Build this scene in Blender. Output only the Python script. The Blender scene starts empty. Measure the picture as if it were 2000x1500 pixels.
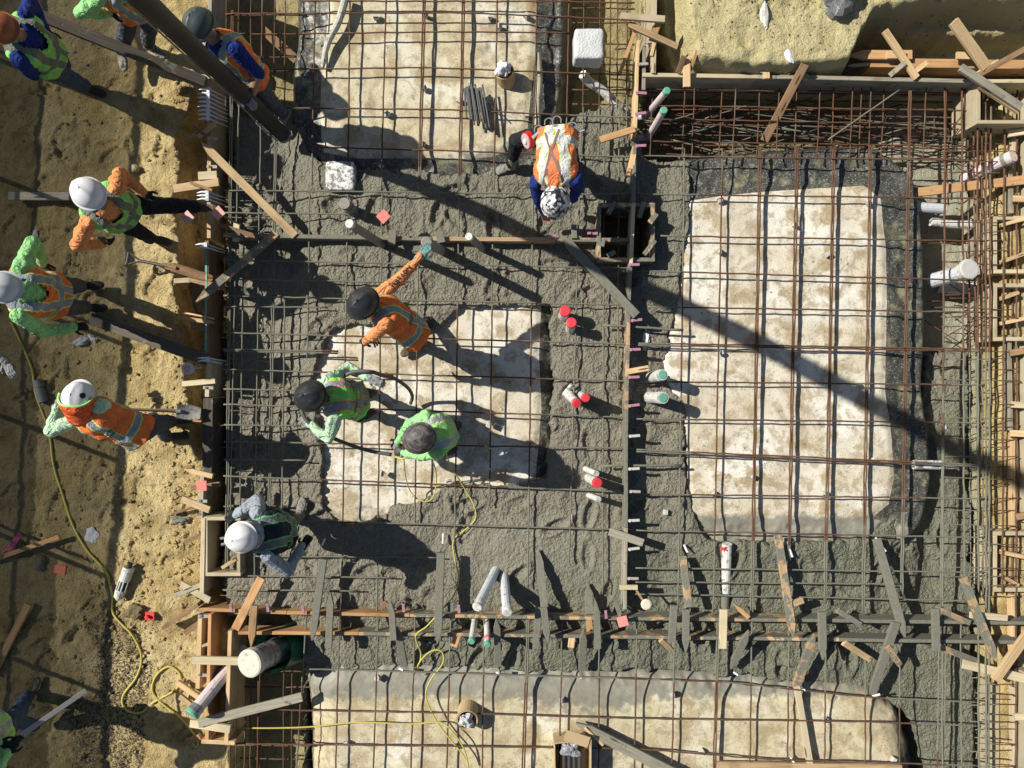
import bpy, bmesh, math, random
import numpy as np
from mathutils import Vector, Matrix
from mathutils.bvhtree import BVHTree
random.seed(7); rng = np.random.default_rng(11)
scene = bpy.context.scene
COL = scene.collection

# ---------------------------------------------------------------- camera, sky, sun, exposure
F, H = 1388.0, 8.0
cam_d = bpy.data.cameras.new("camera"); cam = bpy.data.objects.new("camera", cam_d); COL.objects.link(cam)
cam.location = (0, 0, H); cam.rotation_euler = (0, 0, 0)
cam_d.sensor_width = 36; cam_d.lens = F / 2000 * 36; cam_d.clip_start = 0.1; cam_d.clip_end = 400
scene.camera = cam
SUNV = Vector((-1.07, 0.41, 1.0)).normalized()
elev = math.asin(SUNV.z)
world = bpy.data.worlds.new("World"); scene.world = world; world.use_nodes = True
wn = world.node_tree.nodes; wl = world.node_tree.links; wn.clear()
sky = wn.new('ShaderNodeTexSky'); sky.sky_type = 'NISHITA'; sky.sun_disc = False
sky.sun_elevation = elev; sky.sun_rotation = math.atan2(SUNV.x, SUNV.y)
bg = wn.new('ShaderNodeBackground'); bg.inputs[1].default_value = 0.05
wo = wn.new('ShaderNodeOutputWorld'); wl.new(sky.outputs[0], bg.inputs[0]); wl.new(bg.outputs[0], wo.inputs[0])
sun_d = bpy.data.lights.new("sun", 'SUN'); sun = bpy.data.objects.new("sun", sun_d); COL.objects.link(sun)
sun_d.energy = 5.0; sun_d.angle = math.radians(0.55); sun_d.color = (1.0, 0.95, 0.85)
sun.rotation_euler = SUNV.to_track_quat('Z', 'Y').to_euler(); sun.location = (-12, 5, 14)
scene.view_settings.view_transform = 'Standard'; scene.view_settings.look = 'None'
scene.view_settings.exposure = 0.3; scene.view_settings.gamma = 1.0
scene.cycles.max_bounces = 5; scene.cycles.diffuse_bounces = 2; scene.cycles.transparent_max_bounces = 6

def P(px, py, z=0.0):
    k = (H - z) / F
    return Vector(((px - 1000) * k, (750 - py) * k, z))
Z = Vector((0, 0, 1))

# ---------------------------------------------------------------- tagging and mesh helpers
def tag(o, label=None, cat=None, group=None, kind=None):
    if label: o["label"] = label
    if cat: o["category"] = cat
    if group: o["group"] = group
    if kind: o["kind"] = kind
    return o
def thing(name, label, cat, loc, group=None):
    o = bpy.data.objects.new(name, None); COL.objects.link(o); o.location = loc; o.empty_display_size = .1
    return tag(o, label, cat, group)
ROOTLOC = {}
def wloc(o):
    v = Vector((0, 0, 0))
    while o: v = v + o.location; o = o.parent
    return v
class MB:
    def __init__(s): s.v = []; s.f = []; s.m = []; s.g = []
    def add(s, vs, fs, m=0, g=None):
        b = len(s.v); s.v += [tuple(v) for v in vs]; s.f += [tuple(i + b for i in f) for f in fs]; s.m += [m] * len(fs)
        s.g += ([tuple(q) for q in g] if g is not None else [tuple(v) for v in vs])
    def build(s, name, mats, parent=None, smooth=False, loc=None):
        if loc is None:
            if parent is not None: loc = wloc(parent)
            else:
                a = np.array(s.v); loc = Vector(((a[:, 0].min() + a[:, 0].max()) / 2, (a[:, 1].min() + a[:, 1].max()) / 2, a[:, 2].min()))
        loc = Vector(loc)
        me = bpy.data.meshes.new(name)
        me.from_pydata([(x - loc.x, y - loc.y, z - loc.z) for x, y, z in s.v], [], s.f)
        if not isinstance(mats, (list, tuple)): mats = [mats]
        for m in mats: me.materials.append(m)
        me.polygons.foreach_set('material_index', s.m)
        if smooth: me.polygons.foreach_set('use_smooth', [True] * len(s.f))
        at = me.attributes.new('grain', 'FLOAT_VECTOR', 'POINT'); at.data.foreach_set('vector', np.array(s.g, dtype=np.float32).ravel())
        me.update()
        o = bpy.data.objects.new(name, me); COL.objects.link(o)
        if parent is not None: o.parent = parent; o.location = loc - wloc(parent)
        else: o.location = loc
        return o
def basis(d, up=Z):
    d = d.normalized()
    if abs(d.dot(up)) > .995: up = Vector((0, 1, 0))
    w = d.cross(up).normalized(); n = w.cross(d).normalized()
    return d, w, n
def plank(mb, a, b, w, t, roll=0.0, pa=False, pb=False, m=0, seg=None, jit=.0015, ch=.003, up=Z, off=None):
    """a chamfered timber from a to b; w = width across, t = thickness; pa/pb sharpen an end"""
    a, b = Vector(a), Vector(b); L = (b - a).length; d, W, N = basis(b - a, up)
    if roll:
        c, s_ = math.cos(roll), math.sin(roll); W, N = W * c + N * s_, N * c - W * s_
    ts = [0.0]
    if pa: ts += [min(w * 1.6 / L, .4)]
    n = seg or max(1, int(L / .3)); lo = ts[-1]; hi = 1 - (min(w * 1.6 / L, .4) if pb else 0)
    ts += [lo + (hi - lo) * i / n for i in range(1, n + 1)]
    if pb: ts += [1.0]
    o3 = off if off is not None else (random.uniform(0, 50), random.uniform(0, 50), random.uniform(0, 50))
    c = min(ch, w * .3, t * .3); vs = []; g = []; K = 8
    for i, u in enumerate(ts):
        ww = w / 2
        if (pa and i == 0) or (pb and i == len(ts) - 1): ww = w * .07
        tt = t / 2; p = a + (b - a) * u + W * random.uniform(-jit, jit) + N * random.uniform(-jit, jit)
        cc = min(c, ww * .4)
        for x, y in ((-ww + cc, -tt), (ww - cc, -tt), (ww, -tt + cc), (ww, tt - cc), (ww - cc, tt), (-ww + cc, tt), (-ww, tt - cc), (-ww, -tt + cc)):
            vs.append(p + W * x + N * y); g.append((u * L + o3[0], x + o3[1], y + o3[2]))
    fs = [tuple(range(K - 1, -1, -1))]
    for i in range(len(ts) - 1):
        for k in range(K): fs.append((i * K + k, i * K + (k + 1) % K, (i + 1) * K + (k + 1) % K, (i + 1) * K + k))
    fs.append(tuple((len(ts) - 1) * K + k for k in range(K)))
    mb.add(vs, fs, m, g)
def tube(mb, pts, r, n=8, m=0, caps=True, jit=0.0, hollow=0.0):
    pts = [Vector(p) for p in pts]; vs = []; g = []; L = 0; prev = None
    rr = r if isinstance(r, (list, tuple)) else [r] * len(pts); o3 = random.uniform(0, 60); W = None
    for i, p in enumerate(pts):
        if i: L += (p - pts[i - 1]).length
        d = (pts[min(i + 1, len(pts) - 1)] - pts[max(i - 1, 0)]).normalized()
        if W is None: _, W, N = basis(d)
        else:
            W = (W - d * W.dot(d)).normalized(); N = W.cross(d).normalized()
        if jit: p = p + Vector((random.uniform(-jit, jit), random.uniform(-jit, jit), random.uniform(-jit, jit)))
        for k in range(n):
            a = 2 * math.pi * k / n; q = W * math.cos(a) + N * math.sin(a)
            vs.append(p + q * rr[i]); g.append((L + o3, math.cos(a) * rr[i], math.sin(a) * rr[i]))
    fs = []
    for i in range(len(pts) - 1):
        for k in range(n): fs.append((i * n + k, (i + 1) * n + k, (i + 1) * n + (k + 1) % n, i * n + (k + 1) % n))
    if caps: fs.append(tuple(range(n))); fs.append(tuple((len(pts) - 1) * n + k for k in reversed(range(n))))
    mb.add(vs, fs, m, g)
def curve(pts, n=8):
    """Catmull-Rom through pts"""
    P_ = [Vector(p) for p in pts]; P_ = [P_[0] * 2 - P_[1]] + P_ + [P_[-1] * 2 - P_[-2]]; out = []
    for i in range(1, len(P_) - 2):
        p0, p1, p2, p3 = P_[i - 1:i + 3]
        for k in range(n):
            t = k / n
            out.append(.5 * ((2 * p1) + (p2 - p0) * t + (2 * p0 - 5 * p1 + 4 * p2 - p3) * t * t + (3 * p1 - p0 - 3 * p2 + p3) * t ** 3))
    out.append(P_[-2]); return out
def blob(mb, c, r, seed=0, n=12, rough=.18, sq=(1, 1, 1), m=0, ax=None, power=1.0):
    """lumpy closed ellipsoid; power<1 makes it boxy"""
    rd = random.Random(seed); c = Vector(c); vs = [c + Vector((0, 0, 0))]; vs = []; fs = []
    ph = [(rd.uniform(0, 6.3), rd.uniform(0, 6.3), rd.uniform(0, 6.3)) for _ in range(3)]
    R = ax or Matrix.Identity(3)
    def sp(v): return math.copysign(abs(v) ** power, v)
    for i in range(n + 1):
        th = math.pi * i / n
        for k in range(n * 2):
            a = math.pi * k / n; x, y, z = sp(math.sin(th)) * sp(math.cos(a)), sp(math.sin(th)) * sp(math.sin(a)), sp(math.cos(th))
            f = 1 + rough * (math.sin(3 * x + ph[0][0]) * math.sin(4 * y + ph[0][1]) + .6 * math.sin(7 * z + ph[1][0]) * math.sin(8 * x + ph[1][1] + 5 * y))
            vs.append(c + R @ Vector((x * r * sq[0] * f, y * r * sq[1] * f, z * r * sq[2] * f)))
    K = n * 2
    for i in range(n):
        for k in range(K): fs.append((i * K + k, (i + 1) * K + k, (i + 1) * K + (k + 1) % K, i * K + (k + 1) % K))
    mb.add(vs, fs, m)

# ---------------------------------------------------------------- material helpers
class NT:
    def __init__(s, name):
        s.mat = bpy.data.materials.new(name); s.mat.use_nodes = True; s.t = s.mat.node_tree; s.t.nodes.clear()
        s.out = s.n('ShaderNodeOutputMaterial'); s.b = s.n('ShaderNodeBsdfPrincipled'); s.l(s.b.outputs[0], s.out.inputs[0])
    def n(s, k, **kw):
        o = s.t.nodes.new(k)
        for a, v in kw.items(): setattr(o, a, v)
        return o
    def l(s, a, b): s.t.links.new(a, b)
    def put(s, sock, v):
        if hasattr(v, 'is_output') or isinstance(v, bpy.types.NodeSocket): s.l(v, sock)
        elif v is not None:
            if isinstance(v, (tuple, list)) and len(v) == 3 and sock.type == 'RGBA': v = (*v, 1)
            sock.default_value = v
    def attr(s, name, out='Fac'): return s.n('ShaderNodeAttribute', attribute_name=name).outputs[out]
    def obj(s): return s.n('ShaderNodeTexCoord').outputs['Object']
    def rnd(s): return s.n('ShaderNodeObjectInfo').outputs['Random']
    def pos(s): return s.n('ShaderNodeNewGeometry').outputs['Position']
    def noise(s, vec, scale, detail=4, rough=.55, dist=0.0, out=0):
        o = s.n('ShaderNodeTexNoise'); s.put(o.inputs['Vector'], vec); o.inputs['Scale'].default_value = scale
        o.inputs['Detail'].default_value = detail; o.inputs['Roughness'].default_value = rough; o.inputs['Distortion'].default_value = dist
        return o.outputs[out]
    def voro(s, vec, scale, feat='F1', out='Distance', rnd=1.0):
        o = s.n('ShaderNodeTexVoronoi', feature=feat); s.put(o.inputs['Vector'], vec); o.inputs['Scale'].default_value = scale
        o.inputs['Randomness'].default_value = rnd; return o.outputs[out]
    def mapv(s, vec, sc=(1, 1, 1), loc=(0, 0, 0), rot=(0, 0, 0)):
        o = s.n('ShaderNodeMapping'); s.l(vec, o.inputs[0]); o.inputs['Scale'].default_value = sc; o.inputs['Location'].default_value = loc
        o.inputs['Rotation'].default_value = rot; return o.outputs[0]
    def math(s, op, a, b=None, c=None):
        o = s.n('ShaderNodeMath', operation=op); s.put(o.inputs[0], a); s.put(o.inputs[1], b)
        if c is not None: s.put(o.inputs[2], c)
        return o.outputs[0]
    def ramp(s, v, a, b, lo=0.0, hi=1.0, smooth=True):
        o = s.n('ShaderNodeMapRange'); o.interpolation_type = 'SMOOTHSTEP' if smooth else 'LINEAR'
        s.put(o.inputs[0], v); s.put(o.inputs[1], a); s.put(o.inputs[2], b); s.put(o.inputs[3], lo); s.put(o.inputs[4], hi); return o.outputs[0]
    def mix(s, f, a, b, mode='MIX'):
        o = s.n('ShaderNodeMix', data_type='RGBA', blend_type=mode); s.put(o.inputs[0], f); s.put(o.inputs[6], a); s.put(o.inputs[7], b); return o.outputs[2]
    def sep(s, v):
        o = s.n('ShaderNodeSeparateXYZ'); s.l(v, o.inputs[0]); return o.outputs
    def bump(s, h, st=.5, dist=.01, prev=None):
        o = s.n('ShaderNodeBump'); s.put(o.inputs['Height'], h); o.inputs['Strength'].default_value = st; o.inputs['Distance'].default_value = dist
        if prev is not None: s.l(prev, o.inputs['Normal'])
        return o.outputs[0]
    def fin(s, col, rough=.7, nrm=None, spec=.3, metal=0.0, **kw):
        s.put(s.b.inputs['Base Color'], col); s.put(s.b.inputs['Roughness'], rough); s.b.inputs['Specular IOR Level'].default_value = spec
        s.put(s.b.inputs['Metallic'], metal)
        if nrm is not None: s.l(nrm, s.b.inputs['Normal'])
        return s.mat

CONC = (.175, .175, .135)
def m_wood(name, base, dark, coat=0.0, paint=None):
    n = NT(name); g = n.attr('grain', 'Vector'); r = n.rnd()
    gs = n.mapv(g, (1.2, 26, 26)); f = n.noise(gs, 2.2, 5, .65, .6)
    c = n.mix(n.ramp(f, .35, .72), base, dark)
    c = n.mix(n.math('MULTIPLY', n.ramp(n.noise(g, 3.0, 3), .5, .75), .5), c, tuple(x * .55 for x in dark))
    kn = n.voro(n.mapv(g, (1.6, 9, 9)), 1.0); c = n.mix(n.ramp(kn, .13, .07), c, tuple(x * .3 for x in dark))
    c = n.mix(1.0, c, n.mix(r, (.72, .70, .66), (1.12, 1.08, 1.0)), 'MULTIPLY')
    if coat > 0:
        k = n.noise(g, 7, 5, .6, .4); cm = n.ramp(k, .78 - coat * .62, .84 - coat * .62)
        c = n.mix(cm, c, n.mix(n.noise(g, 30, 3), (.12, .12, .095), (.24, .235, .19)))
        nm = n.bump(n.math('MULTIPLY', cm, n.noise(g, 45, 4)), .7, .006, n.bump(f, .35, .002))
    else: nm = n.bump(f, .4, .002)
    if paint: c = n.mix(n.ramp(n.noise(g, 5, 4), .42, .5), c, paint)
    return n.fin(c, .75, nm, .2)
W_TAN = m_wood('wood_fresh', (.66, .50, .31), (.48, .33, .18), .08)
W_ORG = m_wood('wood_orange', (.60, .37, .19), (.42, .24, .12), .18)
W_BRN = m_wood('wood_brown', (.34, .22, .13), (.20, .125, .075), .25)
W_GRY = m_wood('wood_weathered', (.42, .40, .33), (.26, .245, .20), .3)
W_CON = m_wood('wood_concrete_coated', (.36, .27, .17), (.24, .19, .13), .85)
W_PALE = m_wood('wood_pale', (.62, .55, .40), (.48, .41, .28), .12)
W_DARK = m_wood('wood_dark', (.13, .115, .10), (.07, .065, .06), .3)
W_TEAL = m_wood('wood_teal', (.30, .42, .36), (.18, .30, .27), .2, (.12, .36, .33))
W_PLY = m_wood('plywood', (.56, .50, .36), (.46, .40, .28), .1)
W_PLYG = m_wood('plywood_oiled', (.46, .47, .38), (.55, .42, .26), .1)
W_MIX = m_wood('wood_half_coated', (.56, .40, .25), (.38, .25, .15), .56)

def m_plain(name, col, rough=.5, spec=.4, dirt=0.0, metal=0.0, bumpy=0.0, scale=8, dirtcol=None):
    n = NT(name); o = n.obj(); c = n.mix(n.noise(o, scale, 4), tuple(x * .88 for x in col), tuple(min(1, x * 1.08) for x in col))
    if dirt > 0: c = n.mix(n.ramp(n.noise(o, scale * 2.2, 5, .65), .8 - dirt * .55, .9 - dirt * .5), c, dirtcol or (.2, .195, .16))
    nm = n.bump(n.noise(o, scale * 3, 4), bumpy, .01) if bumpy else None
    return n.fin(c, rough, nm, spec, metal)
def m_rebar():
    n = NT('rusty_steel'); g = n.attr('grain', 'Vector'); r = n.noise(g, 9, 4); k = n.attr('coat')
    c = n.mix(r, (.055, .034, .024), (.19, .098, .058)); c = n.mix(n.ramp(n.noise(n.pos(), 2.2, 3), .55, .68), c, (.17, .13, .095))
    cm = n.ramp(n.math('ADD', k, n.math('MULTIPLY', n.math('SUBTRACT', n.noise(n.pos(), 6, 4), .5), .9)), .45, .55)
    c = n.mix(cm, c, (.17, .17, .13))
    return n.fin(c, .8, n.bump(n.n('ShaderNodeTexWave').outputs[1], .2, .002), .2)
REBAR = m_rebar()
STEEL_GREY = m_plain('galvanised_steel', (.36, .37, .36), .5, .5, .2, .3)
STEEL_DARK = m_plain('dark_steel', (.06, .062, .065), .5, .5, .15, .2)
PVC = m_plain('white_pvc', (.64, .64, .61), .4, .4, .52, dirtcol=(.30, .29, .25))
PVC_BLUE = m_plain('pale_blue_wrap', (.56, .59, .63), .45, .4, .42)
PVC_PINK = m_plain('taped_white_pipe', (.64, .55, .55), .5, .4, .45, dirtcol=(.34, .2, .2))
PVC_GRY = m_plain('grey_coated_pipe', (.25, .245, .23), .6, .3, .6)
CAP_RED = m_plain('red_cap', (.72, .045, .06), .5, .5, .3, scale=20)
CAP_GRN = m_plain('green_cap', (.15, .40, .28), .5, .5, .4, scale=20)
GREEN_PIPE = m_plain('dark_green_pipe', (.012, .10, .055), .35, .5, .1)
FOIL = m_plain('silver_wrap', (.30, .30, .32), .3, .6, .3, .5, .5)
PINK = m_plain('pink_clip', (.40, .20, .27), .5, .4, .25, scale=30)
PINK_PALE = m_plain('pale_clip', (.42, .36, .35), .6, .4, .5, scale=30)
REDFLAG = m_plain('salmon_board', (.78, .22, .19), .6, .3, .1, scale=20)
WHITE_P = m_plain('white_plastic', (.72, .72, .76), .45, .4, .15)
YELLOW_C = m_plain('yellow_cord', (.52, .46, .10), .5, .4, .1)
FOAM = m_plain('wrapped_block', (.60, .61, .61), .4, .5, .3, 0, 1.0, 16, (.3, .3, .27))
FOAM2 = m_plain('spattered_foam', (.74, .74, .74), .6, .3, .62, 0, .4, 9)
RUB = m_plain('black_rubber', (.028, .029, .031), .62, .3, .15, dirtcol=(.10, .10, .09))
HOSE_G = m_plain('grey_hose', (.11, .105, .10), .55, .4, .25)
DOBIE = m_plain('concrete_spacer', (.50, .50, .47), .8, .2, .3, 0, .3, 20)
CARD = m_plain('cardboard', (.48, .36, .21), .8, .2, .1)
PAPER = m_plain('crumpled_paper', (.52, .53, .54), .6, .3, .2, 0, .7, 14)
CLODM = m_plain('wet_concrete_lump', (.17, .17, .135), .7, .4, 0, 0, .8, 22)
# ---------------------------------------------------------------- numeric noise and region maps
def _h(i, j, s):
    n = (i * 374761393 + j * 668265263 + s * 974634777) & 0xffffffff
    n = ((n ^ (n >> 13)) * 1274126177) & 0xffffffff
    return ((n ^ (n >> 16)) & 0xffff) / 65535.0
def vnoise(x, y, s=0):
    xi = np.floor(x).astype(np.int64); yi = np.floor(y).astype(np.int64); fx = x - xi; fy = y - yi
    fx = fx * fx * fx * (fx * (fx * 6 - 15) + 10); fy = fy * fy * fy * (fy * (fy * 6 - 15) + 10)
    a, b, c, d = _h(xi, yi, s), _h(xi + 1, yi, s), _h(xi, yi + 1, s), _h(xi + 1, yi + 1, s)
    return (a + (b - a) * fx) * (1 - fy) + (c + (d - c) * fx) * fy
def fbm(x, y, f, o=4, s=0, g=.5):
    t = 0; a = 1; n = 0
    for i in range(o):
        t = t + a * (vnoise(x * f + 17.3 * i, y * f - 9.1 * i, s + i) - .5) * 2; n += a; a *= g; f *= 2.03
    return t / n
def ridg(x, y, f, o=3, s=0):
    t = 0; a = 1; n = 0
    for i in range(o):
        t = t + a * (1 - abs(vnoise(x * f + 7.3 * i, y * f + 3.1 * i, s + i) * 2 - 1)); n += a; a *= .5; f *= 2.1
    return t / n
def sstep(a, b, v):
    t = np.clip((v - a) / (b - a), 0, 1); return t * t * (3 - 2 * t)
def sdf(poly, X, Y, px=True):
    """signed distance, negative inside; poly in photo pixels at z=0"""
    k = H / F
    pts = [((a - 1000) * k, (750 - b) * k) for a, b in poly] if px else poly
    d = np.full(X.shape, 1e9); ins = np.zeros(X.shape, bool)
    for i in range(len(pts)):
        ax, ay = pts[i]; bx, by = pts[(i + 1) % len(pts)]; ex, ey = bx - ax, by - ay; L = ex * ex + ey * ey + 1e-12
        t = np.clip(((X - ax) * ex + (Y - ay) * ey) / L, 0, 1); d = np.minimum(d, (X - ax - t * ex) ** 2 + (Y - ay - t * ey) ** 2)
        c = ((ay > Y) != (by > Y)); xx = ax + (Y - ay) * ex / (ey if abs(ey) > 1e-9 else 1e-9); ins ^= c & (X < xx)
    d = np.sqrt(d); return np.where(ins, -d, d)

A_TOP = [(640, -200), (640, 40), (630, 120), (626, 200), (632, 292), (700, 306), (860, 308), (960, 303), (1000, 288), (1030, 250), (1046, 100), (1046, -200)]
B_TOP = [(690, 625), (880, 590), (1056, 580), (1052, 700), (1056, 800), (1044, 960), (900, 980), (800, 1010), (640, 1030), (622, 960), (622, 860), (608, 760), (612, 700), (640, 650)]
C_TOP = [(1338, 500), (1345, 392), (1430, 382), (1560, 370), (1690, 362), (1722, 385), (1732, 480), (1732, 600), (1730, 760), (1742, 850), (1748, 930), (1738, 985), (1700, 1012), (1640, 1022), (1500, 1010), (1380, 1018), (1350, 1000), (1345, 900), (1335, 810), (1310, 770), (1298, 700), (1322, 600)]
D_TOP = [(642, 1800), (640, 1400), (634, 1345), (660, 1326), (900, 1334), (1100, 1345), (1400, 1365), (1600, 1372), (1690, 1385), (1735, 1425), (1752, 1480), (1760, 1800)]
B_VIS = [(900, 603), (1000, 598), (1074, 600), (1079, 700), (1074, 880), (1067, 935), (1000, 947), (920, 945), (880, 942), (850, 962), (810, 985), (770, 985), (740, 1010), (700, 1024), (655, 1018), (628, 985), (632, 930), (628, 850), (622, 790), (605, 745), (622, 700), (640, 655), (690, 632), (760, 640), (850, 650), (880, 620)]
C_VIS = [(1352, 320), (1500, 312), (1700, 318), (1810, 345), (1850, 480), (1852, 650), (1830, 850), (1790, 930), (1772, 985), (1730, 1030), (1650, 1054), (1500, 1060), (1380, 1056), (1362, 1020), (1345, 960), (1335, 850), (1342, 790), (1310, 765), (1300, 700), (1322, 600), (1335, 500), (1352, 430)]
D_VIS = [(585, 1800), (585, 1330), (640, 1316), (800, 1308), (1000, 1316), (1300, 1318), (1500, 1335), (1640, 1352), (1750, 1375), (1815, 1440), (1835, 1510), (1845, 1800)]
CON_OUT = [(436, 208), (470, 212), (530, 200), (560, 222), (585, 235), (600, 290), (640, 322), (780, 336), (1000, 334), (1050, 305), (1100, 250), (1135, 220), (1215, 205), (1240, 240), (1260, 300), (1352, 312), (1352, 800), (1500, 1062), (1700, 1040), (1780, 930), (1822, 850), (1836, 686), (1932, 686), (1932, 1800), (585, 1800), (585, 1225), (560, 1206), (436, 1206)]
PIT = [(1172, 402), (1272, 402), (1272, 503), (1172, 503)]
TRENCH = [(405, -400), (1272, -400), (1276, 160), (1930, 162), (1965, 166), (1965, 1800), (440, 1800), (440, 1235), (402, 1190)]
PIT2 = [(1668, 62), (1740, 50), (1860, 62), (2100, 55), (2100, 152), (1650, 152)]
SLOT = [(1276, -400), (1300, -400), (1304, 60), (1318, 150), (1276, 160)]

def grid(x0, x1, y0, y1, st):
    xs = np.arange(x0, x1 + st / 2, st); ys = np.arange(y0, y1 + st / 2, st); return np.meshgrid(xs, ys)
def sheet(name, X, Y, Zh, mat, keep=None, attrs=None, kind=None):
    ny, nx = X.shape; idx = np.arange(nx * ny).reshape(ny, nx)
    q = np.stack([idx[:-1, :-1], idx[:-1, 1:], idx[1:, 1:], idx[1:, :-1]], -1).reshape(-1, 4)
    V = np.stack([X, Y, Zh], -1).reshape(-1, 3)
    if keep is not None:
        kq = keep.ravel()[q].any(1); q = q[kq]; used = np.zeros(len(V), bool); used[q.ravel()] = True
        mp = np.cumsum(used) - 1; q = mp[q]; V = V[used]
    else: used = np.ones(len(V), bool)
    me = bpy.data.meshes.new(name); me.vertices.add(len(V)); me.vertices.foreach_set('co', V.astype(np.float32).ravel())
    me.loops.add(q.size); me.loops.foreach_set('vertex_index', q.ravel().astype(np.int32)); me.polygons.add(len(q))
    me.polygons.foreach_set('loop_start', np.arange(0, q.size, 4, dtype=np.int32))
    try: me.polygons.foreach_set('loop_total', np.full(len(q), 4, dtype=np.int32))
    except Exception: pass
    me.polygons.foreach_set('use_smooth', np.ones(len(q), bool))
    for k, v in (attrs or {}).items():
        a = me.attributes.new(k, 'FLOAT', 'POINT'); a.data.foreach_set('value', v.ravel()[used].astype(np.float32))
    me.materials.append(mat); me.update(calc_edges=True); me.validate()
    o = bpy.data.objects.new(name, me); COL.objects.link(o)
    if kind: o['kind'] = kind
    return o

# ------------------------------------------------ height functions
def feet_marks(XX_, YY_, ZZ, n, box, seed, depth=.02):
    rd = random.Random(seed)
    for _ in range(n):
        cx, cy = P(rd.uniform(box[0], box[2]), rd.uniform(box[1], box[3])).xy; a = rd.uniform(0, 6.28); ca, sa = math.cos(a), math.sin(a)
        j = np.where(abs(XX_[0] - cx) < .3)[0]; i = np.where(abs(YY_[:, 0] - cy) < .3)[0]; sl = (slice(i[0], i[-1] + 1), slice(j[0], j[-1] + 1)); X, Y, Zh = XX_[sl], YY_[sl], ZZ[sl]
        u = (X - cx) * ca + (Y - cy) * sa; v = -(X - cx) * sa + (Y - cy) * ca
        w = .047 + .012 * np.sin(u * 18); d = np.sqrt((u / .14) ** 2 + (v / w) ** 2)
        Zh -= depth * rd.uniform(.4, 1) * (sstep(1.1, .8, d) - .55 * np.exp(-((d - 1.2) / .13) ** 2)) + .005 * np.sin(u * 130) * (d < .85)
    return ZZ
def dirt_h(X, Y):
    z = -.07 + .035 * fbm(X, Y, .9, 3, 3) + .016 * fbm(X, Y, 4, 4, 9) + .020 * fbm(X, Y, 12, 3, 15) * sstep(-.3, .3, fbm(X, Y, 1.5, 2, 44) + .1) + .012 * np.clip(ridg(X, Y, 5, 3, 18) - .5, 0, 1)
    # mound at the upper right
    m = sdf([(1312, -500), (1316, 60), (1332, 146), (1400, 160), (1460, 165), (1560, 162), (1640, 158), (1668, 90), (1690, 56), (1800, 40), (2300, 52), (2300, -500)], X, Y) + .05 * fbm(X, Y, 3, 4, 31)
    z = np.where(m < .25, z + (.42 + .07 * fbm(X, Y, 2, 4, 5) + .05 * ridg(X, Y, 3.5, 3, 7)) * sstep(.03, -.09, m), z)
    for poly, dep, sd in ((TRENCH, .56 + .12 * sstep(1230, 1300, X * F / H + 1000) * sstep(1820, 1740, X * F / H + 1000) * (Y > 2), 50), (PIT2, .62, 60), (SLOT, .6, 65)):
        d = sdf(poly, X, Y) + .045 * fbm(X, Y, 4.5, 4, sd) + .05
        t = sstep(.05, -.07, d); z = z * (1 - t) + (-dep - .07 + .05 * fbm(X, Y, 3, 4, sd + 3) + .02 * ridg(X, Y, 9, 3, 2)) * t
    # crumbling edge along the left form
    e = sdf([(345, 280), (350, 330), (333, 400), (350, 470), (338, 560), (352, 640), (362, 720), (372, 860), (385, 900), (430, 900), (430, 100), (388, 100), (372, 200)], X, Y) + .05 * fbm(X, Y, 6, 4, 77)
    z = z - .38 * sstep(.04, -.04, e) * (z > -.3)
    return z
def con_level(X, Y):
    lv = .015 + .022 * fbm(X, Y, 1.3, 3, 81)
    k = F / H; px = X * k + 1000; py = 750 - Y * k
    left = sstep(640, 520, px) * sstep(1120, 980, py); lv = lv - .13 * left
    lv = lv - .10 * sstep(600, 540, px) * sstep(360, 260, py)
    lv = lv - .26 * sstep(1730, 1850, px) * sstep(1330, 1000, py) - .12 * sstep(1600, 1850, px)
    lv = lv - .03 * sstep(1210, 1260, px) * sstep(1330, 1290, px)
    lv = lv - .09 * sstep(1180, 1260, py) - .05 * sstep(1060, 1120, py) * sstep(1240, 1300, px)
    lv = lv - .10 * sstep(1230, 1300, px) * sstep(420, 250, py)
    return lv
def con_mask(X, Y):
    w = .045 * fbm(X, Y, 5, 4, 91) + .018 * fbm(X, Y, 22, 2, 95)
    d = sdf(CON_OUT, X, Y) + w * 1.3
    for p in (B_VIS, C_VIS, D_VIS, PIT): d = np.maximum(d, -(sdf(p, X, Y) + w * (0 if p is PIT else 1)))
    return d
_cm = random.Random(77); CMARK = [(*P(_cm.uniform(450, 1900), _cm.uniform(330, 1320)).xy, _cm.uniform(0, 6.28), _cm.uniform(.5, 1)) for _ in range(170)]
def CONMARK(X, Y, z):
    if X.size < 10: return z
    z = z.copy()
    for cx, cy, a, s in CMARK:
        j = np.where((abs(X[0] - cx) < .3))[0]; i = np.where(abs(Y[:, 0] - cy) < .3)[0]
        if not len(i) or not len(j): continue
        sl = (slice(i[0], i[-1] + 1), slice(j[0], j[-1] + 1)); u = (X[sl] - cx) * math.cos(a) + (Y[sl] - cy) * math.sin(a); v = -(X[sl] - cx) * math.sin(a) + (Y[sl] - cy) * math.cos(a); d = np.sqrt((u / .15) ** 2 + (v / .06) ** 2); z[sl] += -.045 * s * sstep(1.1, .6, d) + .022 * s * np.exp(-((d - 1.35) / .2) ** 2)
    return z
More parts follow.
